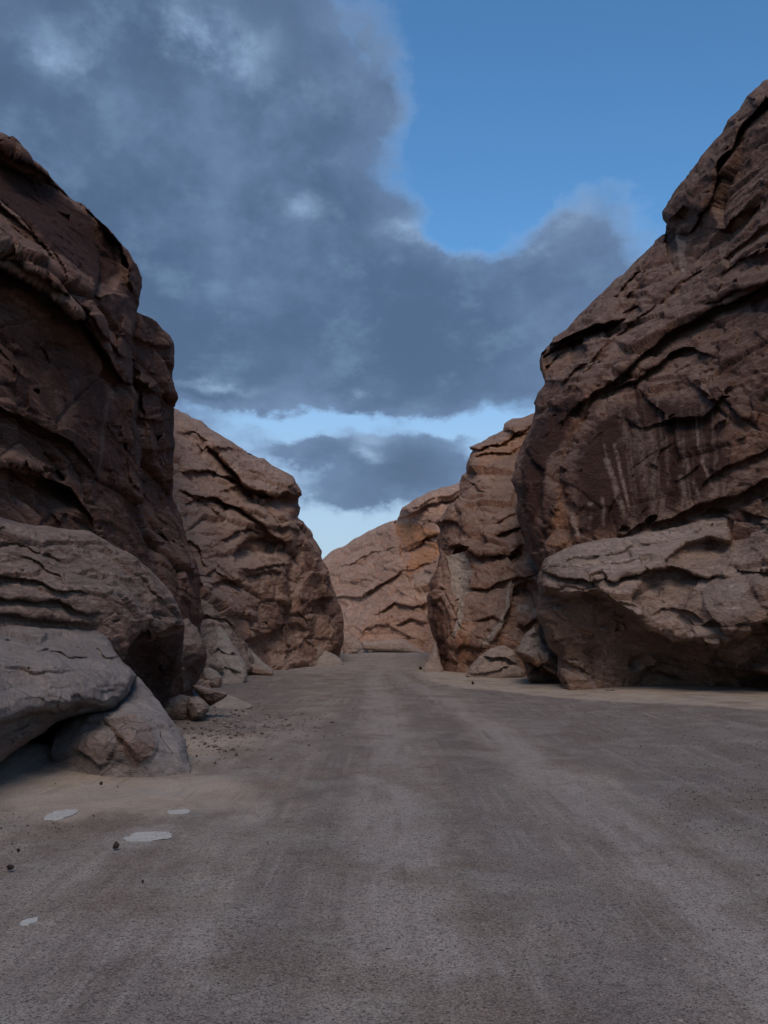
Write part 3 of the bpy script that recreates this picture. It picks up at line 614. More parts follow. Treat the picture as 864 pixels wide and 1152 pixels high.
RNf = [('ledge', [(600,455),(612,428),(632,430),(676,395),(718,359),(757,324),(806,296),(864,254),(960,190)], 1.6, dict(up=10, down=26, rec=-.3, lip=3)),
 ('ledge', [(640,470),(670,440),(708,413),(735,390),(757,372),(806,345),(864,318),(960,270)], 1.8, dict(up=24, down=12, rec=.6)),
 ('ledge', [(690,440),(725,424),(754,396),(778,391),(800,400)], 1.2, dict(up=10, down=14)),
 ('hollow', [(806,316),(836,292),(864,285),(900,270),(880,300),(841,311),(820,320)], 1.4, dict(soft=7)),
 ('ledge', [(790,345),(830,325),(870,315),(930,290)], .9, dict(up=9, down=7)),
 ('ledge', [(609,399),(630,384),(651,374),(668,366),(699,360)], 3.6, dict(up=16, down=8)),
 ('hollow', [(612,402),(640,384),(655,380),(663,394),(645,416),(630,430),(612,425)], 4.6, dict(soft=10)),
 ('hollow', [(660,378),(690,362),(706,358),(700,372),(672,384)], 1.4, dict(soft=7)),
 ('groove', [(740,294),(722,306),(714,314),(722,326),(712,340),(710,354)], 1.4, dict(w=3)),
 ('hollow', [(700,352),(718,343),(722,350),(714,363),(706,364)], 2.0, dict(soft=5)),
 ('ledge', [(672,345),(690,330),(712,312)], .8, dict(up=8, down=6)), ('ledge', [(688,378),(700,372),(715,362)], .8, dict(up=6, down=6)),
 ('ledge', [(744,241),(760,262),(780,262),(795,232),(803,214),(813,175),(835,140),(864,112),(920,60)], 2.0, dict(up=22, down=8, rec=.6)),
 ('groove', [(778,263),(795,232),(804,212),(813,176),(838,138),(866,110),(920,50)], .6, dict(w=4)),
 ('hollow', [(749,257),(763,258),(764,282),(753,292),(748,275)], 4.0, dict(soft=5)),
 ('hollow', [(752,250),(770,232),(792,236),(782,262),(776,275),(762,268)], 2.6, dict(soft=8)),
 ('groove', [(800,220),(830,190),(864,165)], .5, dict(w=4)), ('ledge', [(810,260),(835,240),(864,225),(900,200)], .8, dict(up=10, down=6)),
 ('ledge', [(720,440),(735,455),(745,475),(790,470),(820,440)], .7, dict(up=14, down=10)),
 ('ledge', [(778,430),(800,450),(812,440),(836,470),(850,480)], .7, dict(up=9, down=6)), ('bulge', 800, 437, 18, 10, .8, 25),
 ('groove', [(668,450),(655,480),(640,510),(634,540),(642,570),(650,605)], 1.1, dict(w=4)),
 ('step', [(668,450),(652,484),(638,512),(632,542),(640,572),(650,612)], 1.3, dict(fade=34)),
 ('step', [(592,490),(614,530),(610,580),(612,630)], 1.2, dict(fade=26)),
 ('ledge', [(690,470),(720,480),(748,472),(790,466)], .4, dict(up=14, down=6)),
 ('ledge', [(700,603),(740,588),(775,575),(815,560),(864,540),(930,520)], 1.0, dict(up=9, down=9)),
 ('hollow', [(785,578),(800,572),(816,573),(808,580)], .8, dict(soft=4)), ('hollow', [(696,598),(700,592),(707,594),(705,600)], .9, dict(soft=3)),
 ('ledge', [(790,545),(830,520),(870,505)], .5, dict(up=14, down=6)), ('ledge', [(836,576),(864,585),(900,590)], .8, dict(up=10, down=8)),
 ('groove', [(612,610),(628,580),(634,552)], .6, dict(w=3))]
RNp = [('dark','poly',[(640,520),(665,470),(720,440),(800,440),(830,520),(800,560),(700,602),(655,605),(640,560)],22,.72),
 ('dark','poly',[(584,520),(600,470),(650,440),(660,460),(620,520),(615,560),(600,600),(586,570)],8,.7),
 ('dark','poly',[(690,400),(757,345),(864,290),(1000,240),(1000,400),(864,400),(760,420)],14,.4), ('dark','poly',[(746,240),(780,200),(840,120),(810,200),(780,258)],6,.5),
 ('pale','poly',[(632,432),(676,398),(718,362),(757,328),(806,300),(864,258),(864,272),(806,318),(757,352),(710,388),(650,440)],6,.45),
 ('warm','poly',[(613,612),(628,560),(634,545),(645,575),(651,605),(630,618)],4,1.2), ('pale','poly',[(636,560),(645,575),(652,603),(642,606),(640,585)],3,.7),
 ('pale','poly',[(764,262),(777,268),(768,306),(762,300)],3,.8), ('warm','poly',[(614,403),(640,386),(655,382),(648,405),(632,428),(614,424)],5,.5),
 ('warm','poly',[(640,470),(660,440),(672,445),(660,480),(650,500)],5,.6), ('warm','poly',[(800,470),(864,450),(900,540),(820,550)],14,.4),
 ('warm','poly',[(768,224),(800,196),(798,214),(776,236)],5,.5),
 ('streak','line',[(683,518),(690,540),(696,560),(704,584)],4,1.0), ('streak','line',[(692,500),(698,530),(704,555),(709,576)],2.6,1.0),
 ('streak','line',[(715,470),(722,510),(728,560)],7,.55), ('streak','line',[(730,480),(736,520),(735,590)],7,.55), ('streak','line',[(765,536),(770,560),(768,572)],5,.9),
 ('streak','line',[(782,470),(790,520),(800,545),(806,552)],2.5,.9), ('streak','line',[(766,500),(775,530),(786,560)],3,.7), ('streak','line',[(678,561),(678,592)],3,.7),
 ('streak','line',[(663,566),(668,566)],4,.9), ('streak','line',[(664,580),(662,598)],2.5,.6), ('streak','line',[(745,560),(745,590)],7,.6), ('streak','line',[(700,470),(705,490),(696,500)],5,.5),
 ('streak','line',[(792,560),(806,552)],3,.5), ('streak','line',[(710,585),(714,600)],6,.5), ('streak','line',[(784,440),(792,470)],3,.5)]
for _k in range(30):
    _x = random.uniform(662, 808); _y = random.uniform(440, 510) + max(0, _x - 740) * .1; _l = random.uniform(35, 100); _e = min(_y + _l, 602 - (_x - 700) * .27)
    RNp.append(('streak', 'line', [(_x, _y), (_x + random.uniform(1, 4), (_y + _e) / 2), (_x + random.uniform(4, 10), _e)], random.uniform(1.2, 2.8), random.uniform(.15, .5)))
for _k in range(14):
    _x = random.uniform(650, 820); _y = random.uniform(430, 480); _e = 600 - (_x - 700) * .27
    RNp.append(('dark', 'line', [(_x, _y), (_x + 5, (_y + _e) / 2), (_x + 8, _e)], random.uniform(5, 12), random.uniform(.5, .8)))
relief('upper_wall', RN, RNc, RNf, M_RN, cr, (7.5,24,0), RNp, facet=27, calm=.7, slant=-38, sil=(0,35), rw=20, rd=2.6, amp=.46, wobble=1.3, fs=.52,
       nd=dict(s=1.3, bed=(.62,.05,.78), seed=111, strata=.9, block=.85), skirt=(.5,2,7,20), inner=(.3,2,8,22))
RB = [(636,784),(630,765),(627,758),(627,737),(613,716),(602,694),(605,680),(607,666),(606,645),(611,631),(613,628),(630,620),(648,613),(701,603),(757,592),(800,581),(820,577),(838,572),(864,572),(930,560),(1130,540),(1130,810),(900,790)]
RBc = [(636,784,22.2),(627,745,23.2),(602,694,24),(606,645,24),(613,628,24.2),(701,603,23.6),(757,592,23),(820,577,22.6),(864,572,21.4),(1130,540,13.6),(1130,800,13),(900,785,21.5),(864,775,22.6),(750,780,23),(690,780,22.4),(650,660,21.4),(720,680,20.4),(800,728,19.8),(864,712,19.5),(760,650,21),(840,660,19.9),(660,740,22.8),(740,745,22.6),(690,640,22.0)]
RBf = [('ledge', [(604,668),(618,664),(630,669),(655,670),(670,666),(687,677),(711,688),(729,708),(757,720),(780,722),(803,732),(815,727),(824,717),(850,708),(880,706),(960,712)], .9, dict(up=14, down=20, rec=1.2, lip=2)),
 ('hollow', [(748,631),(771,613),(799,605),(822,612),(826,624),(821,645),(800,652),(785,650),(757,638)], 1.1, dict(soft=14, edge=3)),
 ('hollow', [(712,674),(722,652),(745,640),(770,642),(790,650),(776,668),(765,688),(745,700),(725,690)], .9, dict(soft=12, edge=3)),
 ('ledge', [(608,640),(630,650),(655,652),(690,655),(720,646),(755,636),(790,650),(824,650)], .55, dict(up=12, down=5)),
 ('hollow', [(664,650),(678,645),(685,652),(676,656)], .6, dict(soft=4)),
 ('bulge', 836, 678, 48, 34, .9), ('bulge', 880, 640, 40, 50, .6), ('bulge', 640, 625, 40, 14, .3, -12),
 ('step', [(822,575),(818,590),(822,612),(826,635)], -.7, dict(fade=30)), ('ledge', [(826,640),(850,644),(880,640)], .5, dict(up=14, down=6)),
 ('groove', [(764,688),(772,700),(774,715)], .4, dict(w=3)), ('ledge', [(785,702),(800,698),(815,712),(830,706)], .3, dict(up=9, down=5)),
 ('groove', [(657,706),(664,740),(668,770)], .35, dict(w=5)), ('groove', [(716,765),(730,757),(764,762)], .3, dict(w=3)),
 ('ledge', [(712,770),(722,758),(745,756),(764,764)], .35, dict(up=7, down=6)), ('ledge', [(628,742),(645,750),(664,762)], .2, dict(up=8, down=5)),
 ('bulge', 842, 738, 26, 26, .5), ('groove', [(805,735),(812,755),(820,770)], .4, dict(w=5)),
 ('ledge', [(615,640),(650,628),(700,622),(745,612)], .18, dict(up=7, down=4)), ('ledge', [(640,640),(690,636),(735,628)], .15, dict(up=6, down=4)),
 ('ledge', [(608,660),(640,658),(668,664)], .2, dict(up=6, down=4)), ('groove', [(746,600),(738,625),(720,640)], .12, dict(w=2)),
 ('ledge', [(735,690),(755,684),(772,688),(790,700)], .3, dict(up=10, down=5))]
RBp = [('pale','poly',[(611,632),(648,614),(757,593),(820,579),(815,600),(770,612),(745,636),(690,650),(660,645),(612,642)],6,.8),
 ('pale','poly',[(780,655),(830,650),(850,670),(830,690),(790,690)],10,.6), ('pale','line',[(768,692),(771,712)],7,.7), ('pale','line',[(838,655),(846,680)],6,.5),
 ('warm','poly',[(606,690),(640,672),(700,690),(757,724),(864,740),(1000,740),(1000,790),(636,785),(627,740)],8,.55), ('warm','poly',[(750,630),(799,606),(824,618),(800,652),(757,640)],6,.5),
 ('dark','poly',[(700,745),(864,735),(1000,735),(1000,790),(740,785)],10,.3)]  # shade below the lip, painted dark along the foot
relief('ledge', RB, RBc, RBf, M_RB, cr, (7.5,24,0), RBp, facet=15, slant=-10, fmix=.7, sil=(0,20), rw=12, rd=1.3, amp=.36, fs=.85,
       nd=dict(s=.95, bed=(.25,.05,1), seed=121, strata=.8, block=.8, big=.5), skirt=(.4,1.5,4,8), inner=(.3,2,7,16))

# ------------------------------------------------------------------ LOOSE ROCKS
def road_c(Y):                                              # centre line of the wheel tracks
    return 0.0 - .45 * sstep(8, 30, Y) + 0.4 * sstep(30, 44, Y) + .2 * sstep(44, 90, Y) * 4
def ground_h(X, Y):
    P = np.stack([X, Y, np.zeros_like(X)], -1)
    h = .05 * fbm(P * .22, 3, 301) + .022 * fbm(P * .9, 3, 302) + .006 * fbm(P * 4.2, 3, 303)
    h = h + .16 * sstep(2.6, 6.5, X - .06 * Y + .5 * fbm(P * .3, 2, 305)) * sstep(9, 15, Y)
    h = h + .08 * sstep(-2.2, -4.5, X + .3 * fbm(P * .5, 2, 306)) * sstep(11, 5, Y)
    h = h + .24 * np.exp(-((X + 4.5) / .6) ** 2 - ((Y - 9.9) / .6) ** 2)
    return h - .03
import bmesh
def base_rock(seed, cuts=17, sub=5, keep=(.42, .80), disp=.05):
    r = np.random.default_rng(seed); bm = bmesh.new(); bmesh.ops.create_icosphere(bm, subdivisions=sub, radius=1)
    V = np.array([v.co[:] for v in bm.verts]); Fc = np.array([[v.index for v in f.verts] for f in bm.faces]); bm.free()
    for _ in range(cuts):
        n = r.normal(size=3); n /= np.linalg.norm(n); c = r.uniform(*keep); s = V @ n; m = s > c
        V[m] -= np.outer(s[m] - c, n) 
    N = V / np.linalg.norm(V, axis=1, keepdims=True)
    f1, f2, v_, t_ = voronoi(V * 1.6 + seed, seed); D = disp * (t_ + .5 * v_) - disp * .5 * np.exp(-((f2 - f1) / .05) ** 2) + .5 * disp * fbm(V * 1.7 + seed, 4, seed) + disp * .5 * ridged(V * 2.5 + seed, 4, seed + 3)
    return V + N * D[:, None], Fc
def rock_at(px, py, wpx, hpx, mat, seed, label, name='rock', cat='rock', tilt=0, turn=0, deep=1.0, sink=.18, pale=0, lift=0, group=None, **k):
    """loose rock whose foot stands on the ground at photo row py"""
    d = float(gd(py)); W = wpx / F * d / 2; H = hpx / F * d / 2 / (1 - sink * .5); D = W * deep
    V, Fc = base_rock(seed, **k); V = V * np.array([W / .9, D / .9, H / .8])
    a = math.radians(tilt); R = np.array([[math.cos(a), 0, math.sin(a)], [0, 1, 0], [-math.sin(a), 0, math.cos(a)]]); V = V @ R.T
    b = math.radians(turn); R = np.array([[math.cos(b), -math.sin(b), 0], [math.sin(b), math.cos(b), 0], [0, 0, 1]]); V = V @ R.T
    V[:, 2] += -V[:, 2].min() * (1 - sink) + lift * 1.0
    p = unproj(px, py, d); p = np.array([p[0], d + D * .5, 0]); V = V + p
    masks = {c: np.zeros(len(V)) for c in CH}; masks['pale'][:] = pale
    o = link_mesh(name, V, Fc, mat, None, (float(p[0]), float(p[1]), 0), masks)
    tag(o, label, cat, group); return o
M_SL = rock_mat('debris_stone', (.19, .135, .11), (.29, .225, .19), (.38, .31, .265), (.28, .18, .13), (.46, .41, .37), .35, .05, 1.0)
M_RK = rock_mat('rusty_stone', (.20, .12, .09), (.30, .185, .135), (.38, .26, .20), (.42, .22, .12), (.48, .40, .34), .5, .1)
RPK = dict(facet=0)
def rock_poly(poly, foot, lean, label, mat, name='rock', cat='rock', paint=(), feats=(), dome=.25, sk=1.0, rw=4, s=.45, amp=.35, near=None):
    """rock traced by its outline; its foot stands at photo row foot, its upper side leans back by lean metres per metre of height"""
    d0 = float(gd(foot)) if near is None else near; ctrl = []
    p = np.array(poly, float); cx_, cy_ = p.mean(0)
    for x, y in poly: ctrl.append((x, y, d0 + max(0, foot - y) / F * d0 * lean))
    ctrl.append((cx_, cy_, d0 + max(0, foot - cy_) / F * d0 * lean - dome)); w = np.ptp(p[:, 0]) / F * d0
    c = unproj(cx_, foot, d0)
    o = relief(name, poly, ctrl, list(feats), mat, None, (float(c[0]), d0 + .2, 0), paint, sil=(0, len(poly)), rw=rw, rd=dome * .8, amp=amp, stp=.62, rough=.35, wobble=.5, jag=.5, facet=8, fmix=.7,
               nd=dict(s=s, seed=int(cx_), strata=.5, big=.5), skirt=(.12 * w * sk, .3 * w * sk, .5 * w * sk, .7 * w * sk), inner=(.2, .8, 1.8, 3))
    return tag(o, label, cat)
rock_poly([(231,706),(240,703),(248,704),(258,717),(269,735),(277,748),(278,762),(274,772),(240,774),(224,772),(224,752),(228,730)], 768, 1.5, 'pale sloping apron rock at the foot of the layered left cliff', M_SL, paint=[('pale','poly',[(220,700),(280,700),(280,775),(220,775)],3,.75)],
   feats=[('groove',[(232,720),(250,740),(268,766)],.15,dict(w=2)),('ledge',[(226,738),(246,730),(266,738)],.18,dict(up=6,down=4)),('ledge',[(226,756),(246,750),(272,758)],.15,dict(up=6,down=4))], dome=.5, amp=.5)
rock_poly([(257,712),(262,711),(267,715),(275,724),(284,733),(296,745),(308,756),(303,760),(292,756),(280,751),(272,741),(262,727)], 758, .8, 'long pale slab leaning diagonally against the foot of the layered left cliff', M_SL, name='rock', paint=[('pale','poly',[(250,705),(310,730),(310,765),(250,740)],3,.8)], dome=.3, sk=.5, rw=3)
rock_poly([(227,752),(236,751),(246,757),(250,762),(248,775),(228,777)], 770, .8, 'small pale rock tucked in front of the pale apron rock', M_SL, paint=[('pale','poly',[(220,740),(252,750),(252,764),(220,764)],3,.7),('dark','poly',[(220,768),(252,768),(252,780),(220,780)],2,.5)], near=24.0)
rock_poly([(184,795),(190,786),(203,781),(215,783),(218,794),(218,812),(200,816),(184,812)], 808, .6, 'grey broken rock between the squat boulder and the brown rounded boulder', M_SL, dome=.4)
rock_poly([(212,785),(222,783),(229,787),(234,793),(235,800),(228,808),(214,810),(210,797)], 804, .8, 'low grey rock directly under the brown wedge slab', M_SL, dome=.3, near=14.6)
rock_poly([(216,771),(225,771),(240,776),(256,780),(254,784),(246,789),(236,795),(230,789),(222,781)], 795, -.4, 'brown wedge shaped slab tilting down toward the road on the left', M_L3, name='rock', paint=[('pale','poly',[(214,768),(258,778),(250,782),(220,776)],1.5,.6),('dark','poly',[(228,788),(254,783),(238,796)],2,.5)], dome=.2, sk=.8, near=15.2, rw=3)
rock_poly([(240,794),(247,786),(256,781),(263,784),(274,789),(284,793),(282,797),(262,799),(244,798)], 796, 3.0, 'flat pale slab lying just in front of the brown wedge slab', M_SL, name='rock', paint=[('pale','poly',[(236,778),(288,778),(288,800),(236,800)],3,1.0)], dome=.1, sk=.5, rw=2, amp=.2)
rock_poly([(277,749),(281,747),(289,748),(300,753),(308,757),(306,761),(292,759),(278,755)], 759, .6, 'flat brown slab with pale top under the leaning slab at left', M_RK, name='rock', paint=[('pale','poly',[(276,745),(300,748),(304,755),(276,751)],1.5,.6)], dome=.15, sk=.6, rw=2.5, amp=.2)
rock_poly([(311,745),(317,743),(325,746),(332,750),(330,753),(318,753),(311,751)], 751, .6, 'small flat pale slab at the foot of the layered left cliff, nearest the road bend', M_SL, name='rock', paint=[('pale','poly',[(308,740),(335,740),(335,755),(308,755)],3,.9)], dome=.15, sk=.6, rw=2.5, amp=.2)
rock_poly([(352,748),(358,738),(366,732),(376,736),(384,742),(388,750),(386,754),(354,756)], 751, 1.6, 'low pale rock at the far corner of the layered left cliff', M_SL, paint=[('pale','poly',[(350,730),(390,730),(390,758),(350,758)],3,.5)], dome=.5, near=41)
rock_poly([(386,718),(391,716),(397,716),(402,719),(405,724),(408,730),(402,735),(386,739)], 735, 1, 'pale blocky rock before the far pink cliff', M_RB, paint=[('pale','poly',[(384,712),(410,712),(410,740),(384,740)],3,.8)], dome=.6, s=1)
rock_poly([(405,721),(418,722),(430,721),(444,719),(455,719),(463,726),(472,730),(481,734),(479,738),(456,735),(430,733),(408,731)], 734, .6, 'long low pale ledge rock under the far pink cliff', M_RB, paint=[('pale','poly',[(403,715),(485,715),(485,740),(403,740)],3,.75),('warm','poly',[(403,727),(485,732),(485,740),(403,736)],2,.4)], dome=.8, s=1.0, sk=.4)
rock_poly([(524,760),(528,751),(535,743),(542,736),(552,729),(560,727),(567,726),(578,731),(583,741),(585,749),(591,755),(590,764),(526,766)], 762, .9, 'pale rounded boulder with a smooth top on the sand right of the road', M_RB, name='boulder', cat='boulder', paint=[('pale','poly',[(520,724),(592,724),(592,770),(520,770)],3,.9)],
   feats=[('ledge',[(542,738),(554,740),(567,739),(580,746)],.3,dict(up=9,down=7)),('ledge',[(530,758),(545,757),(560,754),(575,748)],.15,dict(up=6,down=4)),('groove',[(543,738),(534,750),(528,758)],-.15,dict(w=3))], dome=.5, rw=6, amp=.3, s=.7)
rock_poly([(580,734),(586,722),(592,712),(601,705),(607,712),(611,722),(617,727),(624,724),(630,742),(632,766),(612,768),(594,766),(592,755),(588,744)], 764, .5, 'angular boulder with pale facet and rusty underside beside the undercut ledge', M_RK, name='boulder', cat='boulder',
   paint=[('pale','poly',[(581,732),(589,714),(601,705),(611,722),(600,728),(591,735)],1.5,1.0),('pale','poly',[(607,735),(617,727),(612,743)],1.5,.9),('warm','poly',[(590,740),(606,741),(632,760),(632,766),(612,762),(594,752)],3,.6)],
   feats=[('ledge',[(581,735),(592,742),(604,746),(616,756),(632,764)],.8,dict(up=14,down=12,rec=1.4)),('groove',[(591,736),(600,729),(611,722)],.15,dict(w=2)),('step',[(607,712),(606,735),(612,750)],.3,dict(fade=14))], dome=.6, rw=5, amp=.4, s=.7, near=25.4)
M_DK = rock_mat('dark_stone', (.035, .025, .022), (.055, .04, .035), (.08, .06, .05), (.07, .045, .03), (.12, .10, .09), .2, .1)
for px, py, w, sd, lab in [(130, 955, 8, 1, 'dark stone on the sand right of the white flat stone in front left'), (10, 979, 8, 2, 'dark stone at the left edge of the photo'), (20, 959, 5, 3, 'small dark stone just above the one at the left edge'), (160, 993, 4, 4, 'tiny dark stone on the gravel below the white flat stone'),
                      (113, 883, 4, 5, 'tiny dark stone on the sand in front of the squat boulder'), (688, 781, 12, 6, 'flat dark stone on the sand below the undercut ledge'), (532, 770, 5, 7, 'small dark stone on the sand right of the road'), (473, 753, 5, 8, 'small dark stone at the road edge near the pale triangular slab'), (709, 783, 5, 9, 'tiny dark stone right of the flat dark stone')]:
    rock_at(px, py, w, w * (.45 if w == 12 else .8), M_DK, 60 + sd, lab, name='stone', cat='stone', sub=3)
M_WH = rock_mat('white_stone', (.36, .35, .32), (.46, .46, .435), (.55, .55, .53), (.42, .39, .35), (.54, .54, .52), .2, .0, .5)
def flat_stone(px, py, wpx, dpx, seed, label, mat):
    d = float(gd(py)); c = unproj(px, py, d); w = wpx / F * d / 2; dd = (gd(py - dpx / 2) - gd(py + dpx / 2)) / 2
    V, Fc = base_rock(seed, cuts=10, keep=(.60, .95), disp=.09); V = V * np.array([w, float(dd), .03]); V[:, 2] = np.minimum(V[:, 2], .003) + .002 * fbm(V * 6, 3, seed)
    V[:, 2] += ground_h(V[:, 0] + c[0], V[:, 1] + d) + (.004 if px == 69 else .011); V = V + np.array([c[0], d, 0])
    o = link_mesh('flat_stone', V, Fc, mat, None, (float(c[0]), d, 0), {k: np.zeros(len(V)) for k in CH}); tag(o, label, 'stone')
flat_stone(166, 939, 56, 11, 201, 'largest white flat stone sunk in the sand in the left foreground', M_WH)
flat_stone(69, 913, 28, 12, 202, 'white flat stone left of the largest one, sunk in sand', M_WH)
flat_stone(201, 910, 24, 6, 203, 'thin white flat stone behind the largest one, farther up the sand', M_WH)
flat_stone(33, 1034, 15, 9, 204, 'small pale flat stone in the gravel at lower left', M_WH)

# ------------------------------------------------------------------ GROUND
yy = np.concatenate([np.linspace(-6, 1.2, 30)[:-1], 1.2 * (140 / 1.2) ** (np.linspace(0, 1, 760))])
uu = np.linspace(-1, 1, 620); uu = np.sign(uu) * np.abs(uu) ** 1.15
YY, UU = np.meshgrid(yy, uu, indexing='ij'); XX = UU * (6 + .95 * np.maximum(YY, 0))
gxv, gyv = XX.ravel(), YY.ravel(); P2 = np.stack([gxv, gyv, np.zeros_like(gxv)], -1)
hh = ground_h(gxv, gyv)
def edge_noise(P, s, a, seed): return a * fbm(P / s, 4, seed)
cxr = gxv - road_c(gyv)
tr = np.zeros_like(gxv)
en = edge_noise(P2 * np.array([1, .25, 1]), .5, .30, 310)
for off, w, st in ((.10, .42, .95), (1.95, .38, .8), (-1.35, .5, .35), (3.3, .35, .35)):
    sp = off * (1 - .5 * sstep(14, 34, gyv))
    tr = np.maximum(tr, st * np.exp(-((cxr - sp + en * .5) / (w * (1.1 + en))) ** 2))
tr = np.maximum(tr, .8 * sstep(26, 40, gyv))
# dark gravel strips
for _px, _py, _w in ((160, 938, 44), (69, 913, 22), (201, 911, 22), (60, 990, 60), (30, 1060, 60), (150, 1052, 40), (215, 1058, 40)):
    _d = float(gd(_py)); _c = unproj(_px, _py, _d); tr = np.maximum(tr, (1.0 if _w < 50 else .6) * np.exp(-((gxv - _c[0] + en * .25) / (_w / F * _d)) ** 2 - ((gyv - _d + en * .5) / (.45 * _w / 44)) ** 2))
gv = .30 + .55 * np.exp(-((cxr - 1.05 + en * .6) / .38) ** 2) + .75 * sstep(2.3, 3.0, cxr + en) * sstep(7.5, 5.0, cxr - .10 * gyv + en * 2) * sstep(3, 8, gyv) + .4 * np.exp(-((cxr + .6 + en) / .35) ** 2)
gv = gv + .6 * sstep(-1.6, -2.6, cxr + en) * sstep(12, 14, gyv + en * 2) * sstep(32, 24, gyv) + .5 * sstep(5.2, 3.2, gyv + en * 3) * sstep(-.4, -1.2, cxr)
# clean sand: banks beside the cliffs
sR = sstep(-.3, .5, gxv - np.interp(gyv, [10, 14, 16, 18, 22, 24, 28, 36, 50, 60], [13.5, 8.6, 6.9, 5.5, 3.6, 2.3, 1.4, 1.4, 2.6, 4]) + en * 1.2)
sL = 1.2 * np.exp(-((gyv - 8.2 + .05 * (gxv + 3) + en * 2.2) / 1.0) ** 4) * sstep(-.7, -2.0, gxv + en * 2)
sL2 = np.exp(-(((gxv + 2.7) / .8) ** 2 + ((gyv - 11.6) / 1.4) ** 2)) + sstep(-4.0, -5.5, gxv) * sstep(9, 8, gyv)
sand = np.clip(np.maximum(np.maximum(sR, sL), sL2), 0, 1)
gv = np.clip(gv * (1 - sand) * (1 - .6 * tr), 0, 1); tr = tr * (1 - sand)
ni = len(yy); nj = len(uu); I, J = np.meshgrid(np.arange(ni - 1), np.arange(nj - 1), indexing='ij'); a = (I * nj + J).ravel()
Q = np.stack([a, a + 1, a + nj + 1, a + nj], -1)

m = bpy.data.materials.new('sandy_gravel'); m.use_nodes = True; t = NT(m.node_tree); t.n.clear()
geo = t.add('ShaderNodeNewGeometry'); pos = geo.outputs['Position']
at = {c: t.add('ShaderNodeAttribute', attribute_name=c).outputs['Fac'] for c in ('track', 'gravel', 'sand')}
brk = t.noise(t.vm('MULTIPLY', pos, (1.6, .5, 1)), 1.6, 9, .72)
b2 = t.math('SUBTRACT', brk, .5)
def gm(a, k=1.1): return t.rng(t.math('ADD', at[a], t.math('MULTIPLY', b2, k)), .15, .85)
cl1 = t.ramp(t.noise(t.vm('MULTIPLY', pos, (1, .4, 1)), 1.3, 8, .68), [(.36, (.24, .178, .138)), (.5, (.385, .31, .25)), (.64, (.55, .465, .385))])
st_ = t.noise(t.vm('MULTIPLY', pos, (2.2, .35, 1)), 2.0, 8, .72)
cl1 = t.mix(t.math('MULTIPLY', gm('track', 1.6), t.rng(st_, .3, .62, .25, .85)), cl1, (.58, .50, .44)); 
cl1 = t.mix(t.math('MULTIPLY', gm('gravel', 1.5), .6), cl1, (.25, .21, .19))
cl1 = t.mix(gm('sand', .6), cl1, t.ramp(t.noise(pos, 1.6, 5, .6), [(.3, (.46, .36, .27)), (.7, (.60, .49, .39))]))
tyre = t.noise(t.vm('MULTIPLY', pos, (9, .22, 1)), 1.0, 6, .62); tyn = t.noise(pos, .7, 4, .6)
cl1 = t.mix(t.math('MULTIPLY', t.rng(tyre, .52, .64), t.math('MULTIPLY', t.rng(tyn, .42, .58), t.math('SUBTRACT', .55, t.math('MULTIPLY', at['sand'], .5)))), cl1, (.54, .465, .40))
cl1 = t.mix(t.math('MULTIPLY', t.rng(tyre, .48, .38), t.math('MULTIPLY', t.rng(tyn, .46, .60), .4)), cl1, (.20, .155, .125))
patch = t.rng(t.noise(t.vm('MULTIPLY', pos, (1, 1.2, 1)), .9, 8, .68), .50, .62, 0, .5)
cl1 = t.mix(patch, cl1, (.47, .43, .37))
rust = t.rng(t.noise(t.vm('ADD', pos, (13, 7, 0)), .7, 8, .68), .50, .64, 0, .6)
cl1 = t.mix(rust, cl1, (.27, .20, .14))
# grains at several sizes
gn = t.math('MULTIPLY', t.math('SUBTRACT', 1.0, at['sand']), .85)
def grains(scale, k):
    v = t.add('ShaderNodeTexVoronoi', {'Vector': pos, 'Scale': scale}, feature='F1')
    return v.outputs['Distance'], t.add('ShaderNodeSeparateColor', {0: v.outputs['Color']}).outputs[0]
d1, r1 = grains(120, 1); d2, r2 = grains(60, 1); d3, r3 = grains(200, 1)
cl1 = t.mix(t.math('MULTIPLY', t.rng(r1, .5, .9), t.math('MULTIPLY', gn, .5)), cl1, (.11, .09, .08))
cl1 = t.mix(t.math('MULTIPLY', t.rng(r2, .78, 1.0), t.math('MULTIPLY', gn, .5)), cl1, (.07, .058, .055))
cl1 = t.mix(t.math('MULTIPLY', t.rng(r1, .22, .0), t.math('MULTIPLY', gn, .6)), cl1, (.36, .32, .29))
cl1 = t.mix(t.math('MULTIPLY', t.rng(r3, .5, 1.0), .30), cl1, (.10, .08, .07))
pep = t.noise(pos, 75, 5, .75); cl1 = t.mix(t.rng(pep, .52, .62, 0, .5), cl1, (.09, .075, .068)); cl1 = t.mix(t.rng(pep, .48, .38, 0, .45), cl1, (.50, .44, .39))
cl1 = t.mix(1.0, cl1, (.80, .83, .86), 'MULTIPLY')
bs = t.add('ShaderNodeBsdfPrincipled', {'Base Color': cl1, 'Roughness': .93}); bs.inputs['Specular IOR Level'].default_value = .2
gh = t.math('ADD', t.math('MULTIPLY', t.rng(d1, 0, .55, 1, 0), t.math('MULTIPLY', r1, gn)), t.math('MULTIPLY', t.rng(d2, 0, .5, 1, 0), t.math('MULTIPLY', t.rng(r2, .5, 1), t.math('MULTIPLY', gn, 2.0))))
gh = t.math('ADD', gh, t.math('MULTIPLY', t.noise(pos, 22, 8, .7), 1.4))
bu = t.add('ShaderNodeBump', {'Height': gh, 'Strength': .8, 'Distance': .008}); t.l.new(bu.outputs[0], bs.inputs['Normal'])
bu2 = t.add('ShaderNodeBump', {'Height': t.noise(pos, 4.5, 8, .65), 'Strength': .7, 'Distance': .05}); t.l.new(bu2.outputs[0], bu.inputs['Normal'])
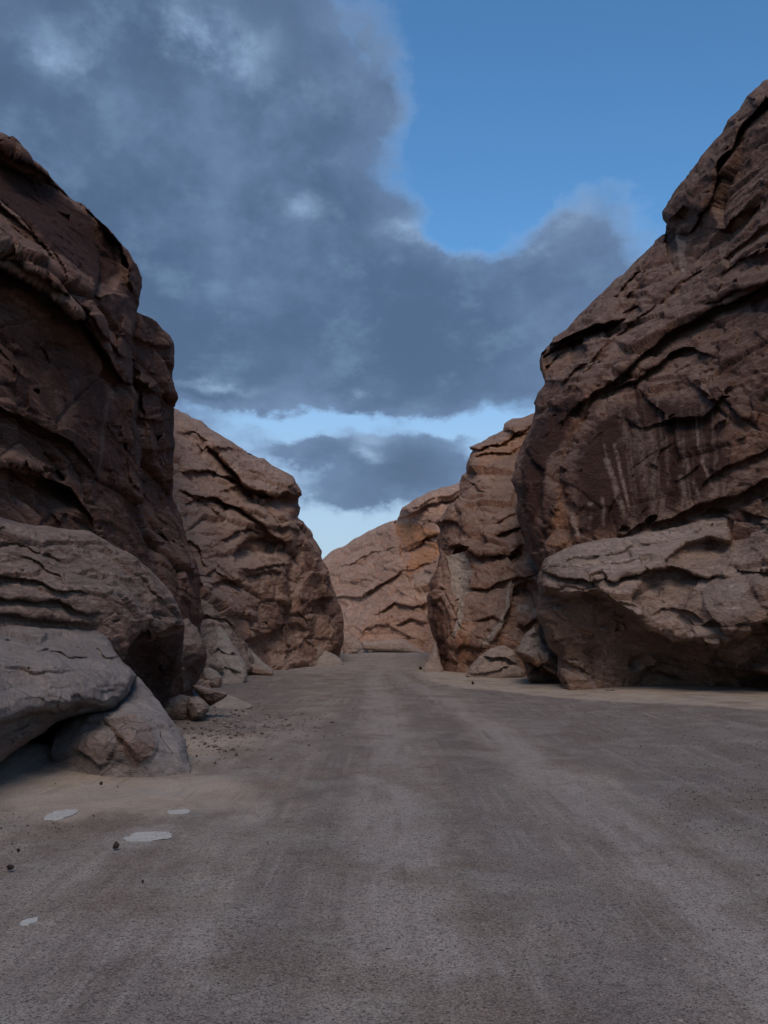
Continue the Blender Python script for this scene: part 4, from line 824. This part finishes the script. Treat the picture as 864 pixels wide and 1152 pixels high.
t.l.new(bs.outputs[0], t.add('ShaderNodeOutputMaterial').inputs[0]); M_G = m

V = np.stack([gxv, gyv, hh], -1)
g = link_mesh('ground', V, Q, M_G, None, (0, 0, 0), dict(track=tr, gravel=gv, sand=sand)); tag(g, kind='structure')
# outer desert floor out to the horizon, a ring round the canyon floor
def ring(name, x0, x1, y0, y1, R, z):
    vs = [(x0, y0, z), (x1, y0, z), (x1, y1, z), (x0, y1, z), (-R, -R, z), (R, -R, z), (R, R, z), (-R, R, z)]
    return np.array(vs), [(0, 4, 5, 1), (1, 5, 6, 2), (2, 6, 7, 3), (3, 7, 4, 0), (0, 1, 2, 3)]
Vr, Fr = ring('d', -150, 150, -12, 150, 3000, -.22)
dfl = link_mesh('desert_floor', Vr, Fr, M_G, None, (0, 0, 0), dict(track=np.zeros(8), gravel=np.zeros(8), sand=np.ones(8) * .5)); tag(dfl, kind='structure')
# gravel road: a strip 4 mm above, same soil
def strip(y):
    L = road_c(y) - 2.5 + .35 * np.sin(y * .7) + .25 * np.sin(y * 1.9 + 1); R = road_c(y) + 3.0 + .4 * np.sin(y * .5 + 2) + .2 * np.sin(y * 2.3) + .02 * y; return L, R
c_i = np.arange(0, ni, 1); Ls, Rs = strip(yy); Ls = np.maximum(Ls, -(6 + .95 * np.maximum(yy, 0)) * .98); nu = 260
s_ = np.linspace(0, 1, nu); RX = Ls[:, None] + (Rs - Ls)[:, None] * s_[None]; RY = np.repeat(yy[:, None], nu, 1)
rx, ry = RX.ravel(), RY.ravel()
from itertools import product
def gsample(arr):
    A = arr.reshape(ni, nj); u = rx / (6 + .95 * np.maximum(ry, 0)); k = np.clip(np.searchsorted(uu, u) - 1, 0, nj - 2); f = (u - uu[k]) / (uu[k + 1] - uu[k])
    r = np.repeat(np.arange(ni), nu); return A[r, k] * (1 - f) + A[r, k + 1] * f
I, J = np.meshgrid(np.arange(ni - 1), np.arange(nu - 1), indexing='ij'); a = (I * nu + J).ravel()
ed = np.tile(np.minimum(s_, 1 - s_) * 14, ni); lift = .004 + .006 * np.clip(ed, 0, 1)
rd_ = link_mesh('gravel_road', np.stack([rx, ry, gsample(hh) + lift - .0035 * 0], -1), np.stack([a, a + 1, a + nu + 1, a + nu], -1), M_G, None, (0, 0, 0), dict(track=gsample(tr), gravel=gsample(gv), sand=gsample(sand)))
tag(rd_, kind='structure')

# loose gravel: real little stones
def pebbles(name, n, fn, smin, smax, mat, label, seed):
    r = np.random.default_rng(seed); oc = np.array([[1,0,0],[-1,0,0],[0,1,0],[0,-1,0],[0,0,1],[0,0,-1]], float)
    of = np.array([[0,2,4],[2,1,4],[1,3,4],[3,0,4],[2,0,5],[1,2,5],[3,1,5],[0,3,5]])
    X, Y, S = fn(r, n, smin, smax); n = len(X)
    V = oc[None] * r.uniform(.55, 1.15, (n, 6, 1)) + r.normal(0, .12, (n, 6, 3)); V[:, :, 2] *= .6
    a = r.uniform(0, 6.28, n); c, s = np.cos(a)[:, None], np.sin(a)[:, None]; vx = V[:, :, 0] * c - V[:, :, 1] * s; vy = V[:, :, 0] * s + V[:, :, 1] * c
    V = np.stack([vx, vy, V[:, :, 2]], -1) * S[:, None, None]; V[:, :, 0] += X[:, None]; V[:, :, 1] += Y[:, None]; V[:, :, 2] += (ground_h(X, Y) + .006 + S * .22)[:, None]
    Fc = (of[None] + 6 * np.arange(n)[:, None, None]).reshape(-1, 3)
    val = np.repeat(r.uniform(0, 1, n), 6)
    o = link_mesh(name, V.reshape(-1, 3), Fc, mat, None, (0, 0, 0), dict(tone=val), smooth=False); tag(o, label, None, None, 'stuff')
mp_ = bpy.data.materials.new('gravel_stone'); mp_.use_nodes = True; t = NT(mp_.node_tree); b = t.n['Principled BSDF']
tone = t.add('ShaderNodeAttribute', attribute_name='tone').outputs['Fac']
t.l.new(t.ramp(tone, [(0, (.07, .055, .05)), (.45, (.13, .10, .09)), (.8, (.20, .16, .14)), (1, (.34, .29, .25))]), b.inputs['Base Color']); b.inputs['Roughness'].default_value = .9
GV = gv.reshape(ni, nj); SD = sand.reshape(ni, nj); TR = tr.reshape(ni, nj)
def grav(r, n, a, b):
    Y = 1.9 * (30 / 1.9) ** (r.uniform(0, 1, n) ** .85); X = r.uniform(-.62, .62, n) * Y
    i = np.clip(np.searchsorted(yy, Y), 0, ni - 1); k = np.clip(np.searchsorted(uu, X / (6 + .95 * Y)), 0, nj - 1)
    cl_ = sstep(-.05, .35, fbm(np.stack([X * 1.1, Y * .8, X * 0], -1), 3, 331))
    pr = (.12 + 1.1 * GV[i, k] * (.3 + cl_)) * (1 - .93 * SD[i, k]) * (1 - .7 * TR[i, k]); m_ = r.uniform(0, 1, n) < pr
    S = a * (b / a) ** (r.uniform(0, 1, n) ** 3.2); return X[m_], Y[m_], (S * (1 + .03 * Y))[m_]
pebbles('gravel', 75000, grav, .003, .013, mp_, 'loose dark and tan gravel scattered over the canyon floor', 11)
def rubble(r, n, a, b):
    X = -2.6 + r.normal(0, .9, n); Y = 13.3 + r.normal(0, 1.6, n); m_ = (X > -.36 * Y) & (X < -.6); S = a * (b / a) ** (r.uniform(0, 1, n) ** 2.6); return X[m_], Y[m_], S[m_]
pebbles('rubble', 900, rubble, .012, .06, mp_, 'coarse broken rubble on the ground before the left slabs', 12)

# ------------------------------------------------------------------ SKY
w = bpy.data.worlds.new('World'); SC.world = w; w.cycles.sampling_method = 'MANUAL'; w.cycles.sample_map_resolution = 512; w.use_nodes = True; t = NT(w.node_tree); t.n.clear()
SUN_EL, SUN_AZ = math.radians(5), math.radians(182)
sky = t.add('ShaderNodeTexSky', sky_type='NISHITA'); sky.sun_disc = False; sky.sun_elevation = SUN_EL; sky.sun_rotation = SUN_AZ
sky.altitude = 800; sky.air_density = 1.2; sky.dust_density = .4; sky.ozone_density = 2.5
dirv = t.add('ShaderNodeTexCoord').outputs['Generated']
SKC = t.mix(1.0, sky.outputs[0], (1.75, 2.35, 2.95), 'MULTIPLY')
xyz = t.add('ShaderNodeSeparateXYZ', {0: dirv})
az = t.math('ARCTAN2', xyz.outputs[0], xyz.outputs[1]); el = t.math('ARCSINE', xyz.outputs[2])
ang = t.add('ShaderNodeCombineXYZ', {0: az, 1: el}).outputs[0]
n3 = t.add('ShaderNodeTexNoise', {'Vector': t.vm('MULTIPLY', ang, (3.4, 4.6, 1)), 'Scale': 1.0, 'Detail': 7, 'Roughness': .58}).outputs[1]
wv = t.add('ShaderNodeVectorMath', {0: t.vm('SUBTRACT', n3, (.5, .5, .5)), 'Scale': .17}, operation='SCALE').outputs[0]
n4 = t.add('ShaderNodeTexNoise', {'Vector': t.vm('MULTIPLY', ang, (14, 22, 1)), 'Scale': 1.0, 'Detail': 6, 'Roughness': .6}).outputs[1]
wv2 = t.add('ShaderNodeVectorMath', {0: t.vm('SUBTRACT', n4, (.5, .5, .5)), 'Scale': .05}, operation='SCALE').outputs[0]
wa = t.vm('ADD', t.vm('ADD', ang, wv), wv2)
def azel(px, py):
    a = (px - CX) / F; b_ = (CY - py) / F; v = Vector((a, cP - b_ * sP, sP + b_ * cP)).normalized(); return math.atan2(v.x, v.y), math.asin(v.z)
def blob(px, py, rx_, ry_, amp):
    a0, e0 = azel(px, py); sx = rx_ / F / math.cos(e0) * .95; sy = ry_ / F * .85
    q = t.vm('MULTIPLY', t.vm('SUBTRACT', wa, (a0, e0, 0)), (1 / sx, 1 / sy, 0))
    return t.math('MULTIPLY', t.math('EXPONENT', t.math('MULTIPLY', t.vm('DOT_PRODUCT', q, q), -1.0)), amp)
def total(bl):
    s = None
    for b_ in bl: v = blob(*b_); s = v if s is None else t.math('ADD', s, v)
    return s
dens = total([(40,160,230,190,1.2),(190,120,190,170,1.0),(330,60,110,120,.75),(420,105,60,45,.45),(150,330,260,130,1.2),(330,300,150,120,.9),(330,400,180,70,.9),(520,390,150,62,1.0),(560,320,130,60,.8),(650,260,75,55,.7),(460,440,120,32,.5),
              (435,530,110,38,1.15),(350,522,60,16,.6),(500,545,60,26,.5),(390,560,90,14,.4),(250,455,60,20,.8),(500,500,40,14,.3),(-250,200,240,320,1.2),(-100,480,200,70,.6),(1000,420,160,60,.6),(680,200,40,22,.35)])
holes = total([(620,90,190,110,1.0),(530,215,70,45,.55),(330,474,170,17,.75),(560,480,60,12,.5),(350,500,40,12,.4),(500,262,60,16,.38),(235,30,45,26,.40),(75,40,35,25,.35)])
fb = t.noise(t.vm('MULTIPLY', ang, (4.5, 7, 1)), 1.0, 10, .61)
fb3 = t.noise(t.vm('ADD', t.vm('MULTIPLY', ang, (11, 17, 1)), (3, 8, 0)), 1.0, 9, .60)
fb2 = t.noise(t.vm('MULTIPLY', ang, (2.2, 3.2, 1)), 1.0, 4, .5)
back = t.rng(xyz.outputs[1], .15, -.3); 
dn = t.math('ADD', dens, t.math('MULTIPLY', back, t.rng(fb2, .42, .6)))
dn = t.math('SUBTRACT', dn, holes)
dn = t.math('ADD', dn, t.math('MULTIPLY', t.math('ADD', t.math('MULTIPLY', t.math('SUBTRACT', fb3, .5), .35), t.math('SUBTRACT', fb, .5)), 1.7))
cover = t.rng(dn, .0, .74)
thick = t.math('ADD', dn, t.math('MULTIPLY', t.math('SUBTRACT', fb2, .5), .9))
KC = 10.0
lum = t.noise(t.vm('ADD', t.vm('MULTIPLY', ang, (3.0, 4.2, 1)), (4, 2, 0)), 1.0, 7, .60)
cc = t.ramp(t.rng(thick, .0, 1.5, smooth=False), [(0, (.40 , .54, .76)), (.20, (.225, .335, .53)), (.42, (.125, .193, .325)), (1, (.080, .128, .222))])
cc = t.mix(t.rng(lum, .48, .72, 0, .55), cc, (.18, .265, .42)); cc = t.mix(t.rng(lum, .50, .34, 0, .35), cc, (.072, .118, .195)); cc = t.mix(t.rng(fb3, .48, .72, 0, .5), cc, (.175, .27, .41)); cc = t.mix(t.rng(fb3, .5, .34, 0, .3), cc, (.07, .115, .19))
bright = t.math('MULTIPLY', total([(478,268,45,14,1.0),(590,262,50,22,.9),(395,440,50,10,.9),(520,485,40,10,.8),(225,35,60,35,1.0),(75,42,40,25,.8),(345,245,22,18,.7),(410,500,40,14,.7),(640,230,30,14,.6),(250,440,60,8,.7),(405,522,22,9,.8)]), t.rng(fb, .42, .62))
cc = t.mix(t.math('MULTIPLY', bright, .95, clamp=True), cc, (.33, .47, .68))
cc = t.mix(1.0, cc, (KC, KC, KC), 'MULTIPLY')
hz = t.rng(el, .48, .10)
SKC = t.mix(t.math('MULTIPLY', hz, .8), SKC, (4.3, 5.3, 6.7))
fin = t.mix(t.math('MULTIPLY', cover, .94), SKC, cc)
bg = t.add('ShaderNodeBackground', {'Color': fin, 'Strength': .1}); t.l.new(bg.outputs[0], t.add('ShaderNodeOutputWorld').inputs[0])

sl = bpy.data.lights.new('sun', 'SUN'); sl.energy = 1.45; sl.angle = math.radians(36); sl.color = (1, .80, .64)
so = bpy.data.objects.new('sun', sl); COL.objects.link(so); e_ = math.radians(55)
sdv = Vector((math.sin(SUN_AZ) * math.cos(e_), math.cos(SUN_AZ) * math.cos(e_), math.sin(e_))); so.rotation_euler = sdv.to_track_quat('Z', 'Y').to_euler(); so.location = (0, 0, 60)

# ------------------------------------------------------------------ CAMERA
cam = bpy.data.cameras.new('camera'); co = bpy.data.objects.new('camera', cam); COL.objects.link(co); SC.camera = co
cam.sensor_fit = 'VERTICAL'; cam.sensor_height = 36; cam.sensor_width = 27; cam.lens = F / 1152 * 36; cam.clip_end = 8000; cam.clip_start = .05
co.location = (0, 0, EYE); co.rotation_euler = (math.pi / 2 + PITCH, 0, 0)
SC.view_settings.view_transform = 'Standard'; SC.view_settings.look = 'None'; SC.view_settings.exposure = .10; SC.view_settings.gamma = 1
SC.view_settings.use_curve_mapping = False
SC.cycles.use_denoising = True; SC.cycles.max_bounces = 6; SC.cycles.diffuse_bounces = 4
